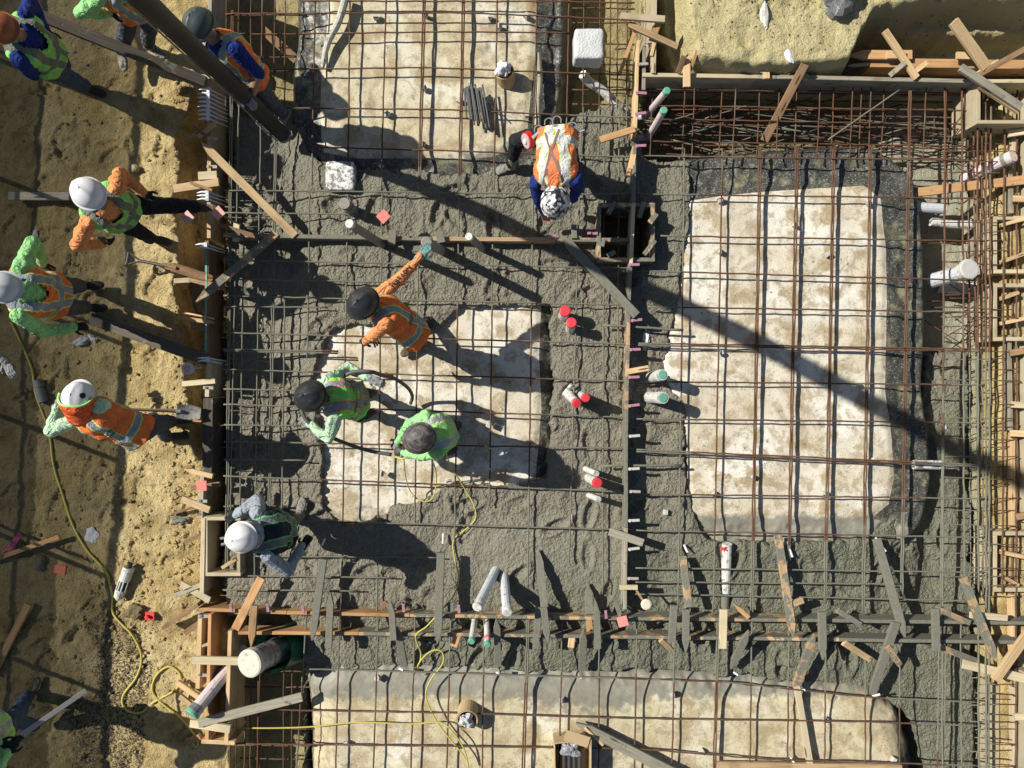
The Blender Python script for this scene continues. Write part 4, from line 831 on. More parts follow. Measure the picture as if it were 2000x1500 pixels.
# ---------------------------------------------------------------- pipes and site objects
def pipe(label, pts, r, mat, cap=None, capr=None, bands=(), group=None, cat='pipe', open_end=False, n=14, name='pipe'):
    """pts from the base up to the visible end, in (px,py,z) ; cap = material of the end cap"""
    W_ = [P(*p) for p in pts]; r0 = thing(name, label, cat, W_[0], group); mb = MB()
    tube(mb, curve(W_, 5) if len(W_) > 2 else [W_[0], W_[0].lerp(W_[1], .5), W_[1]], r, n, caps=not open_end)
    e, p = W_[-1], W_[-2]; d = (e - p).normalized()
    if open_end: tube(mb, [e + d * .002, e - d * .10], [r * .86, r * .86], n, caps=True)
    mb.build('barrel', mat, r0, smooth=False)
    for f, rr, m in bands:
        q = W_[0].lerp(W_[1], f) if len(W_) == 2 else e.lerp(p, 1 - f); mb = MB(); tube(mb, [q - d * .022, q + d * .022], rr, n); mb.build('collar', m, r0)
    if cap is not None:
        c = capr or r * 1.1; mb = MB(); tube(mb, [e - d * .035, e - d * .004, e + d * .004, e + d * .007], [c, c, c * .93, c * .80], 18); mb.build('cap', cap, r0)
    return r0
pipe('upper of the two red capped pipes standing together in the middle pour', [(1098, 622, -.1), (1104, 607, .30)], .056, PVC, CAP_RED)
pipe('lower of the two red capped pipes standing together in the middle pour', [(1113, 648, -.1), (1116, 630, .32)], .054, PVC, CAP_RED)
pipe('right one of the tilted red capped pair beside the middle bed', [(1134, 771, .0), (1144, 777, .40)], .044, PVC, CAP_RED)
pipe('left one of the tilted red capped pair beside the middle bed', [(1105, 765, -.05), (1127, 788, .40)], .046, PVC, CAP_RED, bands=[(.3, .054, PVC)])
pipe('flat white sleeve standing behind the tilted red capped pair', [(1100, 770, .0), (1116, 751, .12)], .018, PVC)
pipe('single red capped pipe between two bare white stubs', [(1146, 932, -.05), (1167, 943, .42)], .050, PVC, CAP_RED)
pipe('bare white stub above the single red capped pipe', [(1142, 915, .0), (1165, 925, .32)], .032, PVC)
pipe('bare white stub below the single red capped pipe', [(1149, 967, .0), (1169, 975, .30)], .032, PVC)
pipe('upper green capped white pipe right of the long form strip', [(1268, 738, -.05), (1294, 732, .42)], .060, PVC, CAP_GRN, .052, bands=[(.8, .064, PVC_PINK)])
pipe('lower green capped white pipe right of the long form strip', [(1264, 776, -.05), (1295, 777, .42)], .064, PVC, CAP_GRN, .055, bands=[(.85, .067, PVC_PINK)])
pipe('upper green topped slanting pipe with pink marks, top middle', [(1222, 233, -.2), (1262, 226, -.15), (1275, 210, .1), (1303, 177, .55)], .036, PVC_PINK, CAP_GRN)
pipe('lower green topped slanting pipe with pink marks, top middle', [(1225, 272, -.2), (1262, 268, -.15), (1275, 252, .1), (1297, 215, .5)], .037, PVC_PINK, CAP_GRN)
pipe('white drain pipe with bends stepping down behind the bars, top middle', [(1138, 145, .0), (1150, 160, -.1), (1180, 180, -.15), (1205, 205, -.2), (1232, 228, -.25)], .052, PVC)
pipe('thin white pipe running below the bent drain pipe, top middle', [(1138, 232, -.3), (1170, 248, -.3), (1215, 262, -.3), (1250, 268, -.28)], .032, PVC)
pipe('tall grey slanting pipe ending below the salmon square, upper pour', [(748, 478, -.02), (683, 437, 1.05)], .045, PVC_GRY, PVC, .046)
pipe('thick dark stub crusted with concrete right of the foam block', [(692, 415, -.05), (672, 397, .35)], .062, PVC_GRY, bands=[(.7, .07, PVC_GRY)])
pipe('dark pipe whose top the gloved hand of the reaching worker grips', [(864, 490, -.02), (833, 473, 1.08)], .052, PVC_GRY, PVC_GRY)
pipe('short grey pipe right of the gripped one on the cross strip', [(944, 487, -.02), (916, 462, .72)], .040, PVC_GRY, PVC, .042)
pipe('big pale pipe with a round grey end cap at the right edge', [(1822, 548, -.35), (1868, 535, -.05), (1894, 525, .15)], .085, PVC_BLUE, DOBIE, .115, bands=[(.6, .095, PVC)])
pipe('white pipe lying below the big capped pipe, right edge', [(1830, 560, -.5), (1905, 565, -.45)], .07, PVC)
pipe('open ended taped white pipe rising to the right edge', [(1880, 352, -.3), (1920, 332, -.1), (1979, 305, .2)], .070, PVC_PINK, open_end=True, bands=[(.75, .075, PVC_GRY)])
pipe('blue white wrapped pipe end right of the large bed, upper', [(1843, 408, -.2), (1800, 405, -.2), (1782, 398, -.2)], .058, PVC_BLUE)
pipe('white pipe lying just below the blue white wrapped one', [(1818, 433, -.3), (1862, 438, -.3), (1908, 438, -.3)], .05, PVC)
pipe('white wrapped pipe end crossing out of the large bed, lower right', [(1842, 908, .0), (1808, 908, .0), (1784, 908, .0)], .052, FOAM2)
pipe('left one of the two tall grey pipes leaning over the double form', [(969, 1112, -.02), (932, 1186, .58)], .052, PVC_BLUE, PVC, .055, bands=[(.92, .058, PVC)])
pipe('right one of the two tall grey pipes leaning over the double form', [(984, 1124, -.02), (991, 1196, .58)], .052, PVC_BLUE, PVC, .055, bands=[(.92, .058, PVC)])
pipe('left green capped small pipe below the two tall grey pipes', [(928, 1205, -.02), (921, 1253, .38)], .034, PVC, CAP_GRN)
pipe('right green capped small pipe with a pink band, below the tall pipes', [(951, 1208, -.02), (952, 1260, .38)], .034, PVC, CAP_GRN, bands=[(.75, .037, REDFLAG)])
r_ = pipe('white pipe with a red painted mark coming out of the pour, lower right', [(1416, 1165, -.06), (1420, 1062, .06)], .055, PVC)
mb = MB(); c = P(1413, 1072, .119); plank(mb, c - Vector((.03, .02, 0)), c + Vector((.03, .02, 0)), .018, .006, seg=1); plank(mb, c + Vector((-.03, .02, .001)), c + Vector((.03, -.02, .001)), .018, .006, seg=1); mb.build('painted_mark', CAP_RED, r_)
pipe('crusted continuation of the marked pipe, lower right', [(1415, 1185, -.02), (1416, 1160, -.0)], .05, CLODM)
pipe('green capped wrapped pipe running out of the lower left corner form', [(478, 1262, -.1), (447, 1305, .05), (410, 1352, .25), (374, 1396, .42)], .070, PVC_PINK, CAP_GRN, .082, bands=[(.72, .078, FOIL), (.86, .078, FOIL)])
# big green pipe with the foil wrapped inner pipe and the dusty plate
c0 = P(575, 1262, -.15); big = thing('sleeve_pipe', 'big dark green sleeve pipe with a foil wrapped inner pipe and dusty lid', 'pipe', c0)
mb = MB(); tube(mb, [P(578, 1255, -.35), P(532, 1272, .12)], .235, 28, caps=False); tube(mb, [P(532, 1272, .12), P(578, 1255, -.35)], .218, 28, caps=False); mb.build('sleeve', GREEN_PIPE, big)
mb = MB(); tube(mb, curve([P(565, 1260, -.35), P(540, 1270, .05), P(515, 1282, .25), P(492, 1293, .42)], 6), [.135 + .008 * math.sin(i * 2.3) for i in range(19)], 24); mb.build('inner_pipe', FOIL, big, smooth=True)
DUSTY = m_plain('dusty_lid', (.58, .57, .48), .7, .3, .42, 0, .4, 9, (.30, .29, .20))
mb = MB(); _a, _b = P(496, 1291, .38), P(487, 1296, .45); tube(mb, [_a, _b, _b + (_b - _a) * .12], [.150, .150, .135], 30); mb.build('lid', DUSTY, big)
# sonotube drains in the beds
for lab, x, y, r, pr in (('round drain collar stuffed with a white bag in the top bed', 989, 156, .105, .085), ('round drain collar stuffed with a grey bag in the bottom bed', 914, 1388, .118, .08)):
    c = P(x, y, .0); t = thing('drain', lab, 'drain', c); mb = MB(); up_ = Vector((-.02 if y < 700 else 0, .03 if y < 700 else -.03, .16))
    tube(mb, [c - up_, c + up_], r, 24, caps=False); tube(mb, [c + up_, c + up_ * 1.001 - Vector((0, 0, .002)), c - up_], [r, r * .88, r * .88], 24, caps=False); mb.build('collar', CARD, t)
    mb = MB(); blob(mb, c + up_ + Vector((-.01, .02 if y < 700 else 0, .0)), pr, 4 + int(x), 9, .3, (1, .95, .9)); mb.build('bag', PAPER if y > 700 else WHITE_P, t)
    mb = MB(); tube(mb, [c - Vector((0, 0, .05)), c - Vector((0, 0, .04))], r * .87, 20); mb.build('inside', RUB, t)
# foam blocks
mb = MB(); blob(mb, P(1148, 95, .42), .155, 9, 24, .03, (1, 1.05, .8), power=.22); o = mb.build('wrapped_block', FOAM, smooth=True); tag(o, 'shiny grey plastic wrapped square block raised above the bars, top middle', 'block')
mb = MB(); blob(mb, P(667, 347, .02), .163, 12, 16, .02, (1, 1, .55), power=.24); tag(mb.build('foam_block', FOAM2, smooth=True), 'white foam block spattered with concrete in the upper pour', 'block')
mb = MB(); blob(mb, P(1262, 662, .0), .10, 12, 10, .3, (.4, 1.2, .3)); tag(mb.build('plastic_scrap', FOAM2), 'grey white plastic scrap beside the long strip above the green capped pipes', 'plastic scrap')
# bundle of tie rods
tie = thing('rod_bundle', 'bundle of dark short rods lying on the top sheeted bed', 'rod bundle', P(925, 210, .03)); rd = random.Random(2)
for i in range(12):
    x = 906 + i * 3.2; a = P(x + rd.uniform(-1, 1), 168 + rd.uniform(-4, 5), .12 + .02 * (i % 3)); b = P(x + 7 + rd.uniform(-2, 4) + i * .5, 233 + rd.uniform(-4, 8) + i, .10 + .02 * (i % 3)); mb = MB(); tube(mb, [a, b], .0115, 7); mb.build('rod', STEEL_DARK, tie)
mb = MB(); tube(mb, [P(940, 188, .11), P(977, 226, .10)], .007, 6); tag(mb.build('steel_rod', STEEL_DARK), 'single dark rod slanting away from the rod bundle', 'rod')
# tape reel on the belt of the bent worker is built with him; salmon squares on stakes
def flag(label, x, y, z, s, ang, base, mat=REDFLAG):
    t = thing('marker_stake', label, 'marker', P(*base)); c = P(x, y, z); d = Vector((math.cos(ang), math.sin(ang), .03)); mb = MB(); plank(mb, c - d * s / 2, c + d * s / 2, s, .012, seg=1, ch=.002); mb.build('square', mat, t)
    mb = MB(); plank(mb, P(*base), c - Vector((0, 0, .01)), .022, .018); mb.build('stake', W_BRN, t)
flag('left one of the two salmon squares by the boot of the hatted worker', 366, 425, .55, .108, .75, (405, 448, .0), m_plain('faded_salmon', (.72, .42, .38), .6))
flag('right one of the two salmon squares by the boot of the hatted worker', 426, 416, .55, .112, .72, (470, 440, .0), m_plain('pale_salmon', (.74, .33, .29), .6))
flag('salmon square tilted on a stake in the upper pour', 749, 423, .40, .115, .75, (764, 458, .1))
flag('salmon square lying level on the left form below the dark plank', 394, 949, .24, .11, .02, (402, 949, .0))
flag('salmon square on the double form, tilted, with a pale glare', 1216, 1214, .30, .11, .25, (1203, 1180, .1), m_plain('glossy_salmon', (.74, .30, .27), .4))
mb = MB(); c = G(115, 1113, .02); plank(mb, c - Vector((.07, -.01, .02)), c + Vector((.07, -.01, -.01)), .1, .012, seg=1); tag(mb.build('marker_square', m_plain('red_square', (.42, .10, .06), .6)), 'dull red square lying on the shaded dirt beside a rock', 'marker')
c = G(293, 1203, .03); mb = MB(); plank(mb, c - Vector((.05, 0, 0)), c + Vector((.05, 0, 0)), .09, .02, seg=1); tube(mb, [c + Vector((-.02, 0, 0)), c + Vector((-.02, 0, .05))], .02, 8); tag(mb.build('plastic_scrap', CAP_RED), 'small red plastic piece on the sunlit dirt, lower left', 'plastic piece')
# round drain strainer on the left form
t = thing('floor_drain', 'round white drain cap with red slots beside the left form', 'drain cap', P(370, 720, .0)); mb = MB(); tube(mb, [P(395, 716, .1), P(372, 720, .20)], .014, 8); mb.build('stem', DOBIE, t)
mb = MB(); c = P(368, 720, .22); tube(mb, [c, c + Vector((0, 0, .02)), c + Vector((0, 0, .026))], [.066, .066, .055], 24); mb.build('disc', FOAM, t)
mb = MB()
for i in range(8):
    a = i * math.pi / 4; d = Vector((math.cos(a), math.sin(a), 0)); plank(mb, c + d * .014 + Vector((0, 0, .027)), c + d * .036 + Vector((0, 0, .027)), .006, .004, seg=1, ch=.001)
mb.build('slots', CAP_RED, t)
# white lollipop cap
t = thing('floor_drain', 'white scalloped cap on a brown stick at the foot of the long strip', 'drain cap', P(1240, 1145, .1)); mb = MB(); plank(mb, P(1241, 1150, .2), P(1258, 1176, .28), .025, .02); mb.build('stick', W_BRN, t)
mb = MB(); c = P(1262, 1180, .3); tube(mb, [c, c + Vector((0, 0, .015)), c + Vector((0, 0, .024))], [.06, .06, .045], 12); mb.build('disc', m_plain('cream_cap', (.66, .62, .48), .6), t)
GREYRAG0 = m_plain('crusted_blade', (.30, .30, .29), .6, .4, .6)
# D handled shovel standing against the form
def shovel(label, grip, neck, blade, wood, metal, dgrip=True, bw=.19):
    t = thing('shovel', label, 'shovel', P(*blade)); g, n_, b = P(*grip), P(*neck), P(*blade); d = (n_ - g).normalized(); s = d.cross(Z).normalized(); mb = MB(); tube(mb, [g + d * (.12 if dgrip else 0), g.lerp(n_, .5), n_], .017, 10); mb.build('shaft', wood, t)
    if dgrip: mb = MB(); tube(mb, [g + d * .14, g + s * .06 + d * .02, g + s * .058], .011, 8); tube(mb, [g + d * .14, g - s * .06 + d * .02, g - s * .058], .011, 8); tube(mb, [g - s * .068, g + s * .068], .017, 8); mb.build('grip', STEEL_DARK, t)
    e = (b - n_).normalized(); w = e.cross(Z).normalized(); up = w.cross(e); mb = MB(); vs = []; fs = []; NU, NV = 7, 6
    for side in (0, 1):
        for i in range(NU):
            u = i / (NU - 1); ww = bw / 2 * (1 - .25 * max(0, u - .6) / .4)
            for j in range(NV):
                q = (j / (NV - 1) * 2 - 1); vs.append(n_ + (b - n_) * u + w * q * ww + up * (.03 * q * q - side * .004 - .02 * math.sin(u * 3)))
    for s_ in (0, 1):
        for i in range(NU - 1):
            for j in range(NV - 1):
                k = s_ * NU * NV + i * NV + j; f = (k, k + 1, k + NV + 1, k + NV); fs.append(f if s_ == 0 else f[::-1])
    mb.add(vs, fs); tube(mb, [n_ - e * .12, n_ + e * .04], .022, 8); mb.build('blade', metal, t); return t
shovel('shovel with a black D grip lying towards the left form', (250, 505, .12), (338, 522, .12), (415, 545, .12), STEEL_DARK, W_BRN, True, .10)
shovel('long pale handled shovel in the hands of the stooping orange vest worker', (122, 794, .92), (345, 803, .24), (392, 807, .16), W_TAN, GREYRAG0, False, .16)
# litter on the dirt
def crumple(name, label, x, y, rx, ry, mat, seed, ang=0.0, h=.35, cat=None, n=9, rough=.38):
    mb = MB(); R = Matrix.Rotation(ang, 3, 'Z'); blob(mb, G(x, y, rx * h * .5), 1.0, seed, n, rough, (rx, ry, rx * h), ax=R); return tag(mb.build(name, mat), label, cat or name.replace('_', ' '))
GREYRAG = m_plain('grey_rag', (.33, .34, .35), .7, .3, .3, 0, .7, 14)
crumple('work_glove', 'crumpled grey white glove on the dirt below the shaded orange vest worker', 160, 668, .10, .045, GREYRAG, 3, .3)
crumple('work_glove', 'second crumpled grey glove touching the first on the shaded dirt', 180, 662, .06, .04, PAPER, 5, -.4)
crumple('paper_scrap', 'crumpled foil paper square on the dirt left of the yellow cord', 179, 1043, .07, .085, PAPER, 8, .3, .2)
crumple('paper_scrap', 'tiny grey scrap on the dirt between the two standing workers', 68, 458, .035, .05, GREYRAG, 9, .2, .3)
crumple('plastic_bag', 'dark clear plastic bag half buried in the sandy mound, top right', 1645, 2, .20, .15, m_plain('clear_bag', (.14, .145, .15), .25, .6, .3, 0, .9, 18), 12, .5, .5, rough=.3)
crumple('sack', 'white fabric roll sticking out of the sandy mound, top right', 1493, 30, .045, .13, m_plain('white_sack', (.60, .58, .55), .7, .2, .2, 0, .5, 10), 14, .05, .5, rough=.2)
crumple('sack', 'small white sack end on the mound by the brown kickers', 1540, 108, .04, .10, WHITE_P, 15, .5, .5, rough=.2)
crumple('rock', 'grey rock on the shaded dirt above the red square', 77, 1100, .07, .10, m_plain('rock', (.16, .14, .11), .9, .2, 0, 0, .6), 16, .2, .6, rough=.2)
crumple('rock', 'round tan stone on the shadow edge above the white hatted worker', 264, 329, .05, .05, m_plain('tan_stone', (.34, .28, .17), .9, .2, 0, 0, .5), 17, 0, .8, rough=.12)
crumple('dirt_clod', 'dark wet clod right of the hose loop on the sunlit dirt', 262, 1196, .10, .08, m_plain('clod', (.17, .14, .08), .95, .1, 0, 0, .9), 18, .4, .4)
crumple('concrete_lump', 'grey concrete lump spilled on the dirt left of the plywood box', 352, 1016, .10, .05, CLODM, 19, .0, .3)
crumple('concrete_lump', 'concrete lump clinging under the hose by the white comb', 444, 193, .16, .09, CLODM, 20, .1, .5)
crumple('concrete_lump', 'concrete heap behind the left form below the diagonal stake', 382, 580, .11, .22, CLODM, 21, .0, .4)
crumple('concrete_lump', 'concrete spilled over the dark plank by the shovel blade', 405, 792, .09, .14, CLODM, 22, .2, .5)
# grey pipe offcut, white slotted pipe
c = G(80, 765, .05); mb = MB(); tube(mb, [c + Vector((-.04, .13, 0)), c + Vector((.03, -.12, 0))], .052, 16, caps=False); tube(mb, [c + Vector((.03, -.12, 0)), c + Vector((-.04, .13, 0))], .046, 16, caps=False); tube(mb, [c + Vector((-.01, .05, 0)), c + Vector((-.022, .09, 0))], .057, 16); tag(mb.build('pipe_offcut', m_plain('grey_pipe', (.16, .17, .16), .5, .4, .2)), 'short grey pipe offcut lying beside the yellow cord', 'pipe offcut')
t = thing('slotted_pipe', 'muddy white slotted pipe lying on the dirt beside the yellow cord', 'pipe', G(240, 1140)); a, b = G(252, 1108, .06), G(230, 1172, .06); mb = MB(); tube(mb, [a, a.lerp(b, .4)], .06, 16); tube(mb, [a.lerp(b, .68), b.lerp(a, .1), b], [.06, .055, .02], 16)
d = (b - a).normalized(); s = d.cross(Z)
for k in (-.05, -.017, .017, .05): tube(mb, [a.lerp(b, .38) + s * k + Vector((0, 0, .055 - abs(k) * .8)), a.lerp(b, .7) + s * k + Vector((0, 0, .055 - abs(k) * .8))], .009, 6)
mb.build('barrel', PVC, t); mb = MB(); tube(mb, [a.lerp(b, .36), a.lerp(b, .72)], .045, 12); tube(mb, [a - d * .05, a], .03, 8); mb.build('core', RUB, t)
# cardboard box with plastic wrapped cans
c = P(1118, 1480, .02); t = thing('cardboard_box', 'torn cardboard box with dark plastic wrapped rods at the bottom edge', 'cardboard box', c)
mb = MB()
for a, b in (((1082, 1442), (1152, 1434)), ((1082, 1442), (1084, 1520)), ((1152, 1434), (1152, 1520)), ((1084, 1520), (1152, 1520))): A, B = P(a[0], a[1], .12), P(b[0], b[1], .12); plank(mb, A, B, .012, .24, seg=2)
plank(mb, P(1117, 1438, .02), P(1118, 1522, .02), .38, .01); plank(mb, P(1104, 1436, .26), P(1150, 1450, .25), .12, .008); mb.build('carton', CARD, t)
for i in range(4): mb = MB(); tube(mb, [P(1102 + i * 10, 1466, .16), P(1102 + i * 10, 1530, .16)], .022, 8); mb.build('rod', STEEL_DARK, t)
mb = MB(); blob(mb, P(1113, 1462, .17), .11, 7, 10, .4, (1, .8, .5)); mb.build('plastic_wrap', m_plain('grey_film', (.32, .33, .36), .25, .6, .3, 0, .9, 20), t)
# rolled sheet edges on the top bed
mb = MB(); tube(mb, curve([P(676, -8, .09), P(662, 40, .09), P(640, 85, .07), P(630, 132, .04)], 5), [.040, .042, .041, .043, .041, .040, .041, .039, .038, .037, .036, .034, .032, .03, .026, .02], 10)
tag(mb.build('sheet_roll', m_plain('rolled_sheet', (.52, .51, .43), .5, .4, .5)), 'rolled white sheet edge on the left rim of the top bed', 'sheet roll')
mb = MB(); tube(mb, curve([P(1050, 105, .05), P(1053, 160, .05), P(1050, 205, .04), P(1050, 245, .02)], 5), .036, 10); tag(mb.build('sheet_roll', m_plain('rolled_sheet_warm', (.40, .37, .27), .5, .4, .5)), 'rolled sheet edge on the right rim of the top bed', 'sheet roll')
# white thin sticks
for lab, a, b in (('white stick lying at the head of the long tan topped stake', (1537, 1058), (1548, 1088)), ('white stick lying at the head of the long grey stake, right', (1710, 1050), (1730, 1077)), ('white stick right of the long form strip above the half coated stake', (1336, 1064), (1343, 1079)), ('white stick right of the pointed bottom plank', (1543, 1478), (1558, 1500)), ('white stick under the grey slanting stake at the bottom bed', (1433, 1313), (1442, 1319)), ('white stick beside the slanting orange stake foot', (1560, 1347), (1573, 1348)), ('white stick at the foot of the grey slanting stake, right', (1704, 1360), (1719, 1356)), ('white stub in the pour left of the yellow cord, lower middle', (866, 1042), (865, 1062)), ('white stub in the pour left of the long hat shadow', (635, 1052), (629, 1065)), ('white stub at the foot of the orange tipped stake', (970, 1314), (975, 1314)), ('white scrap in the right pour below the large bed edge', (1845, 828), (1847, 838)), ('white stub at the left foot of the leaning grey stake, cord side', (780, 1306), (788, 1309)), ('white stub on the bottom bed rim beside the orange pointed stake', (1130, 1322), (1137, 1324))):
    mb = MB(); A, B = P(*a, .07), P(*b, .11); tube(mb, [A, B], .012, 7); tag(mb.build('white_stick', WHITE_P), lab, 'plastic stick')
# pink ribbon
mb = MB()
for i in range(5): tube(mb, curve([G(2 + i, 1090 - i * 3, .04), G(16 + i * 1.5, 1068 + i, .09), G(38 + i * .6, 1040 + i * 2, .06)], 4), .007, 4)
tag(mb.build('ribbon', m_plain('pink_ribbon', (.75, .16, .30), .5)), 'bright pink ribbon tied to the brown stick at the left edge', 'ribbon')
# cords
def cord(label, pts, r=.0085, mat=YELLOW_C, dz=.012, name='power_cord', cat='cord'):
    W_ = [(P(*p) if len(p) > 2 else G(p[0], p[1], dz)) for p in pts]; mb = MB(); tube(mb, curve(W_, 7), r, 6); return tag(mb.build(name, mat, smooth=True), label, cat)
cord('long yellow cord winding down the dirt on the left to the corner form', [(22, 630), (40, 668), (62, 720), (70, 770), (95, 840), (105, 910), (122, 965), (142, 1025), (170, 1075), (205, 1115), (218, 1160), (222, 1200), (258, 1240), (276, 1280), (268, 1320), (240, 1360), (246, 1386), (275, 1392), (300, 1372), (345, 1345), (352, 1318), (330, 1302), (305, 1320), (298, 1350), (318, 1375), (352, 1402), (383, 1440), (385, 1458), (376, 1450), (384, 1440)], .013)
cord('yellow cord from the vibrator worker down across the pour to the double form', [(868, 868, .7), (878, 905, .35), (905, 950, .10), (925, 985, .06), (929, 1012, .05), (912, 1032, .05), (886, 1055, .05), (888, 1090, .06), (896, 1130, .06), (885, 1165, .1), (862, 1192, .24), (835, 1222, .22), (812, 1242, .2), (822, 1275, .06), (818, 1300, .06), (808, 1318, .06), (822, 1290, .07), (842, 1272, .07), (862, 1272, .07), (865, 1295, .08), (840, 1330, .1), (832, 1362, .1), (848, 1400, .1), (868, 1430, .1), (905, 1475, .1), (915, 1498, .1), (905, 1460, .11), (880, 1425, .1), (858, 1411, .1), (800, 1414, .1), (700, 1411, .1), (600, 1420, .1), (500, 1422, .1), (440, 1418, .1), (385, 1402, .25)], .009)
cord('yellow cord hanging in a loop under the vibrator worker', [(788, 885, .8), (792, 930, .3), (802, 960, .09), (822, 978, .08), (843, 975, .08), (852, 945, .1), (850, 915, .4), (840, 892, .8)], .007)
# concrete pump hose hanging from the boom
hs = [P(555, 265, .14), P(520, 232, .5), P(495, 205, .82), P(450, 160, 1.28), P(400, 115, 1.74), P(340, 57, 2.35), P(280, 0, 3.0)]
hs += [Vector((-2.56, 2.62, 3.8)), Vector((-2.52, 2.48, 5.0)), Vector((-2.45, 2.25, 6.2)), Vector((-2.3, 2.0, 7.4)), Vector((-2.0, 1.75, 8.4)), Vector((-1.3, 1.4, 9.3))]
hoseT = thing('pump_hose', 'thick black concrete pump hose hanging down over the top left pour', 'hose', hs[0])
mb = MB(); _hc = curve(hs, 6); tube(mb, _hc, [.083 + .028 * min(1, max(0, (q.z - 3.3) / .8)) for q in _hc], 20, caps=False); tube(mb, [hs[0], hs[1]], .068, 16); mb.build('hose', RUB, hoseT, smooth=True)
mb = MB(); d_ = (hs[1] - hs[0]).normalized(); tube(mb, [hs[0] - d_ * .01, hs[0] + d_ * .03], .086, 20); mb.build('end_ring', PVC_GRY, hoseT)
mb = MB(); tube(mb, curve([q + Vector((-.075, -.06, .0)) for q in hs[:8]], 5), .008, 6); tag(mb.build('tag_rope', PVC_GRY, smooth=True), 'thin grey line running along the lower side of the pump hose', 'rope')
# site fence with shade cloth, off the left of the picture: it throws the dim band with the post shadows
fa, fb_ = Vector((-6.42, 5.6, -.05)), Vector((-6.98, -5.6, -.05)); FH = 2.08; ft = thing('site_fence', 'long site fence with shade cloth standing along the left side', 'fence', (fa + fb_) / 2)
nc = NT('shade_cloth'); tr = nc.n('ShaderNodeBsdfTransparent'); mx = nc.n('ShaderNodeMixShader'); mx.inputs[0].default_value = .66; nc.l(tr.outputs[0], mx.inputs[1]); nc.l(nc.b.outputs[0], mx.inputs[2]); nc.l(mx.outputs[0], nc.out.inputs[0]); nc.fin((.05, .07, .05), .9)
CLOTH = nc.mat
def clothp(t0, t1, z0, z1, off):
    mb = MB(); n = 40; vs = []
    for i in range(n + 1):
        p = fa.lerp(fb_, t0 + (t1 - t0) * i / n)
        for z in (z0, z1): vs.append(p + Vector((off + .01 * math.sin(i * 1.7), 0, z)))
    mb.add(vs, [(2 * i, 2 * i + 1, 2 * i + 3, 2 * i + 2) for i in range(n)]); mb.build('shade_cloth', CLOTH, ft)
clothp(0, 1, .0, FH, .03); clothp(0, .42, .0, 1.0, .05); clothp(.42, .62, 0, 1.15, .05); clothp(.62, 1, 0, 1.45, .05)
for i in range(9):
    t_ = .03 + i * .118; p = fa.lerp(fb_, t_); mb = MB(); tube(mb, [p, p + Vector((0, 0, FH + .04))], .03, 8); mb.build('post', STEEL_GREY, ft)
    if i % 2: q = p + Vector((0, .10, 0)); mb = MB(); tube(mb, [q, q + Vector((0, 0, FH * .9))], .02, 8); mb.build('post', STEEL_GREY, ft)
for z in (FH, 1.05): mb = MB(); tube(mb, [fa + Vector((0, 0, z)), fb_ + Vector((0, 0, z))], .04 if z > 2 else .02, 8); mb.build('rail', STEEL_GREY, ft)
# ---------------------------------------------------------------- people
SKIN = m_plain('skin', (.36, .20, .13), .55, .35)
def m_cloth(name, col, dark=None, wrinkle=.6, dirt=0.0):
    n = NT(name); o = n.obj(); c = n.mix(n.noise(o, 7, 4), tuple(x * .82 for x in col), tuple(min(1, x * 1.1) for x in col))
    if dirt: c = n.mix(n.ramp(n.noise(o, 13, 5, .65), .85 - dirt * .5, .95 - dirt * .45), c, dark or (.26, .25, .21))
    h = n.noise(n.mapv(o, (1, 1, 1.6)), 5.5, 4, .5, 2.8); return n.fin(c, .85, n.bump(h, 1.0, .07, n.bump(n.noise(o, 90, 2), .15, .002)), .15)
BL_SHIRT = m_cloth('blue_shirt', (.018, .038, .20), dirt=.15); LIME = m_cloth('lime_shirt', (.34, .70, .29)); MINT = m_cloth('mint_shirt', (.52, .74, .52)); ORG_S = m_cloth('orange_shirt', (.85, .33, .13), dirt=.15)
DENIM_L = m_cloth('pale_denim_shirt', (.34, .38, .44), dirt=.2); JEANS = m_cloth('blue_jeans', (.07, .11, .20), dirt=.35); GREYP = m_cloth('grey_trousers', (.10, .11, .13), dirt=.25); BLACKP = m_cloth('black_trousers', (.022, .024, .028), dirt=.2)
NAVYP = m_cloth('navy_trousers', (.018, .022, .034), dirt=.2); BEIGEP = m_cloth('beige_waders', (.27, .245, .20), dirt=.4); DKGREEN = m_cloth('dark_olive_trousers', (.04, .042, .034), dirt=.3)
BOOT_G = m_cloth('grey_boot', (.27, .265, .235), dirt=.5); BOOT_B = m_cloth('brown_boot', (.12, .10, .08), dirt=.45); BOOT_K = m_cloth('dark_boot', (.05, .05, .05), dirt=.3)
GL_GRY = m_cloth('grey_glove', (.30, .30, .31), dirt=.3); GL_BLK = m_cloth('black_glove', (.03, .032, .036), dirt=.2); GL_TEAL = m_cloth('teal_glove', (.17, .33, .32), dirt=.35)
BELT = m_plain('tool_belt', (.22, .20, .17), .6, .3, .3)
SUSP = m_plain('suspender_leather', (.26, .155, .135), .6, .3, .2)
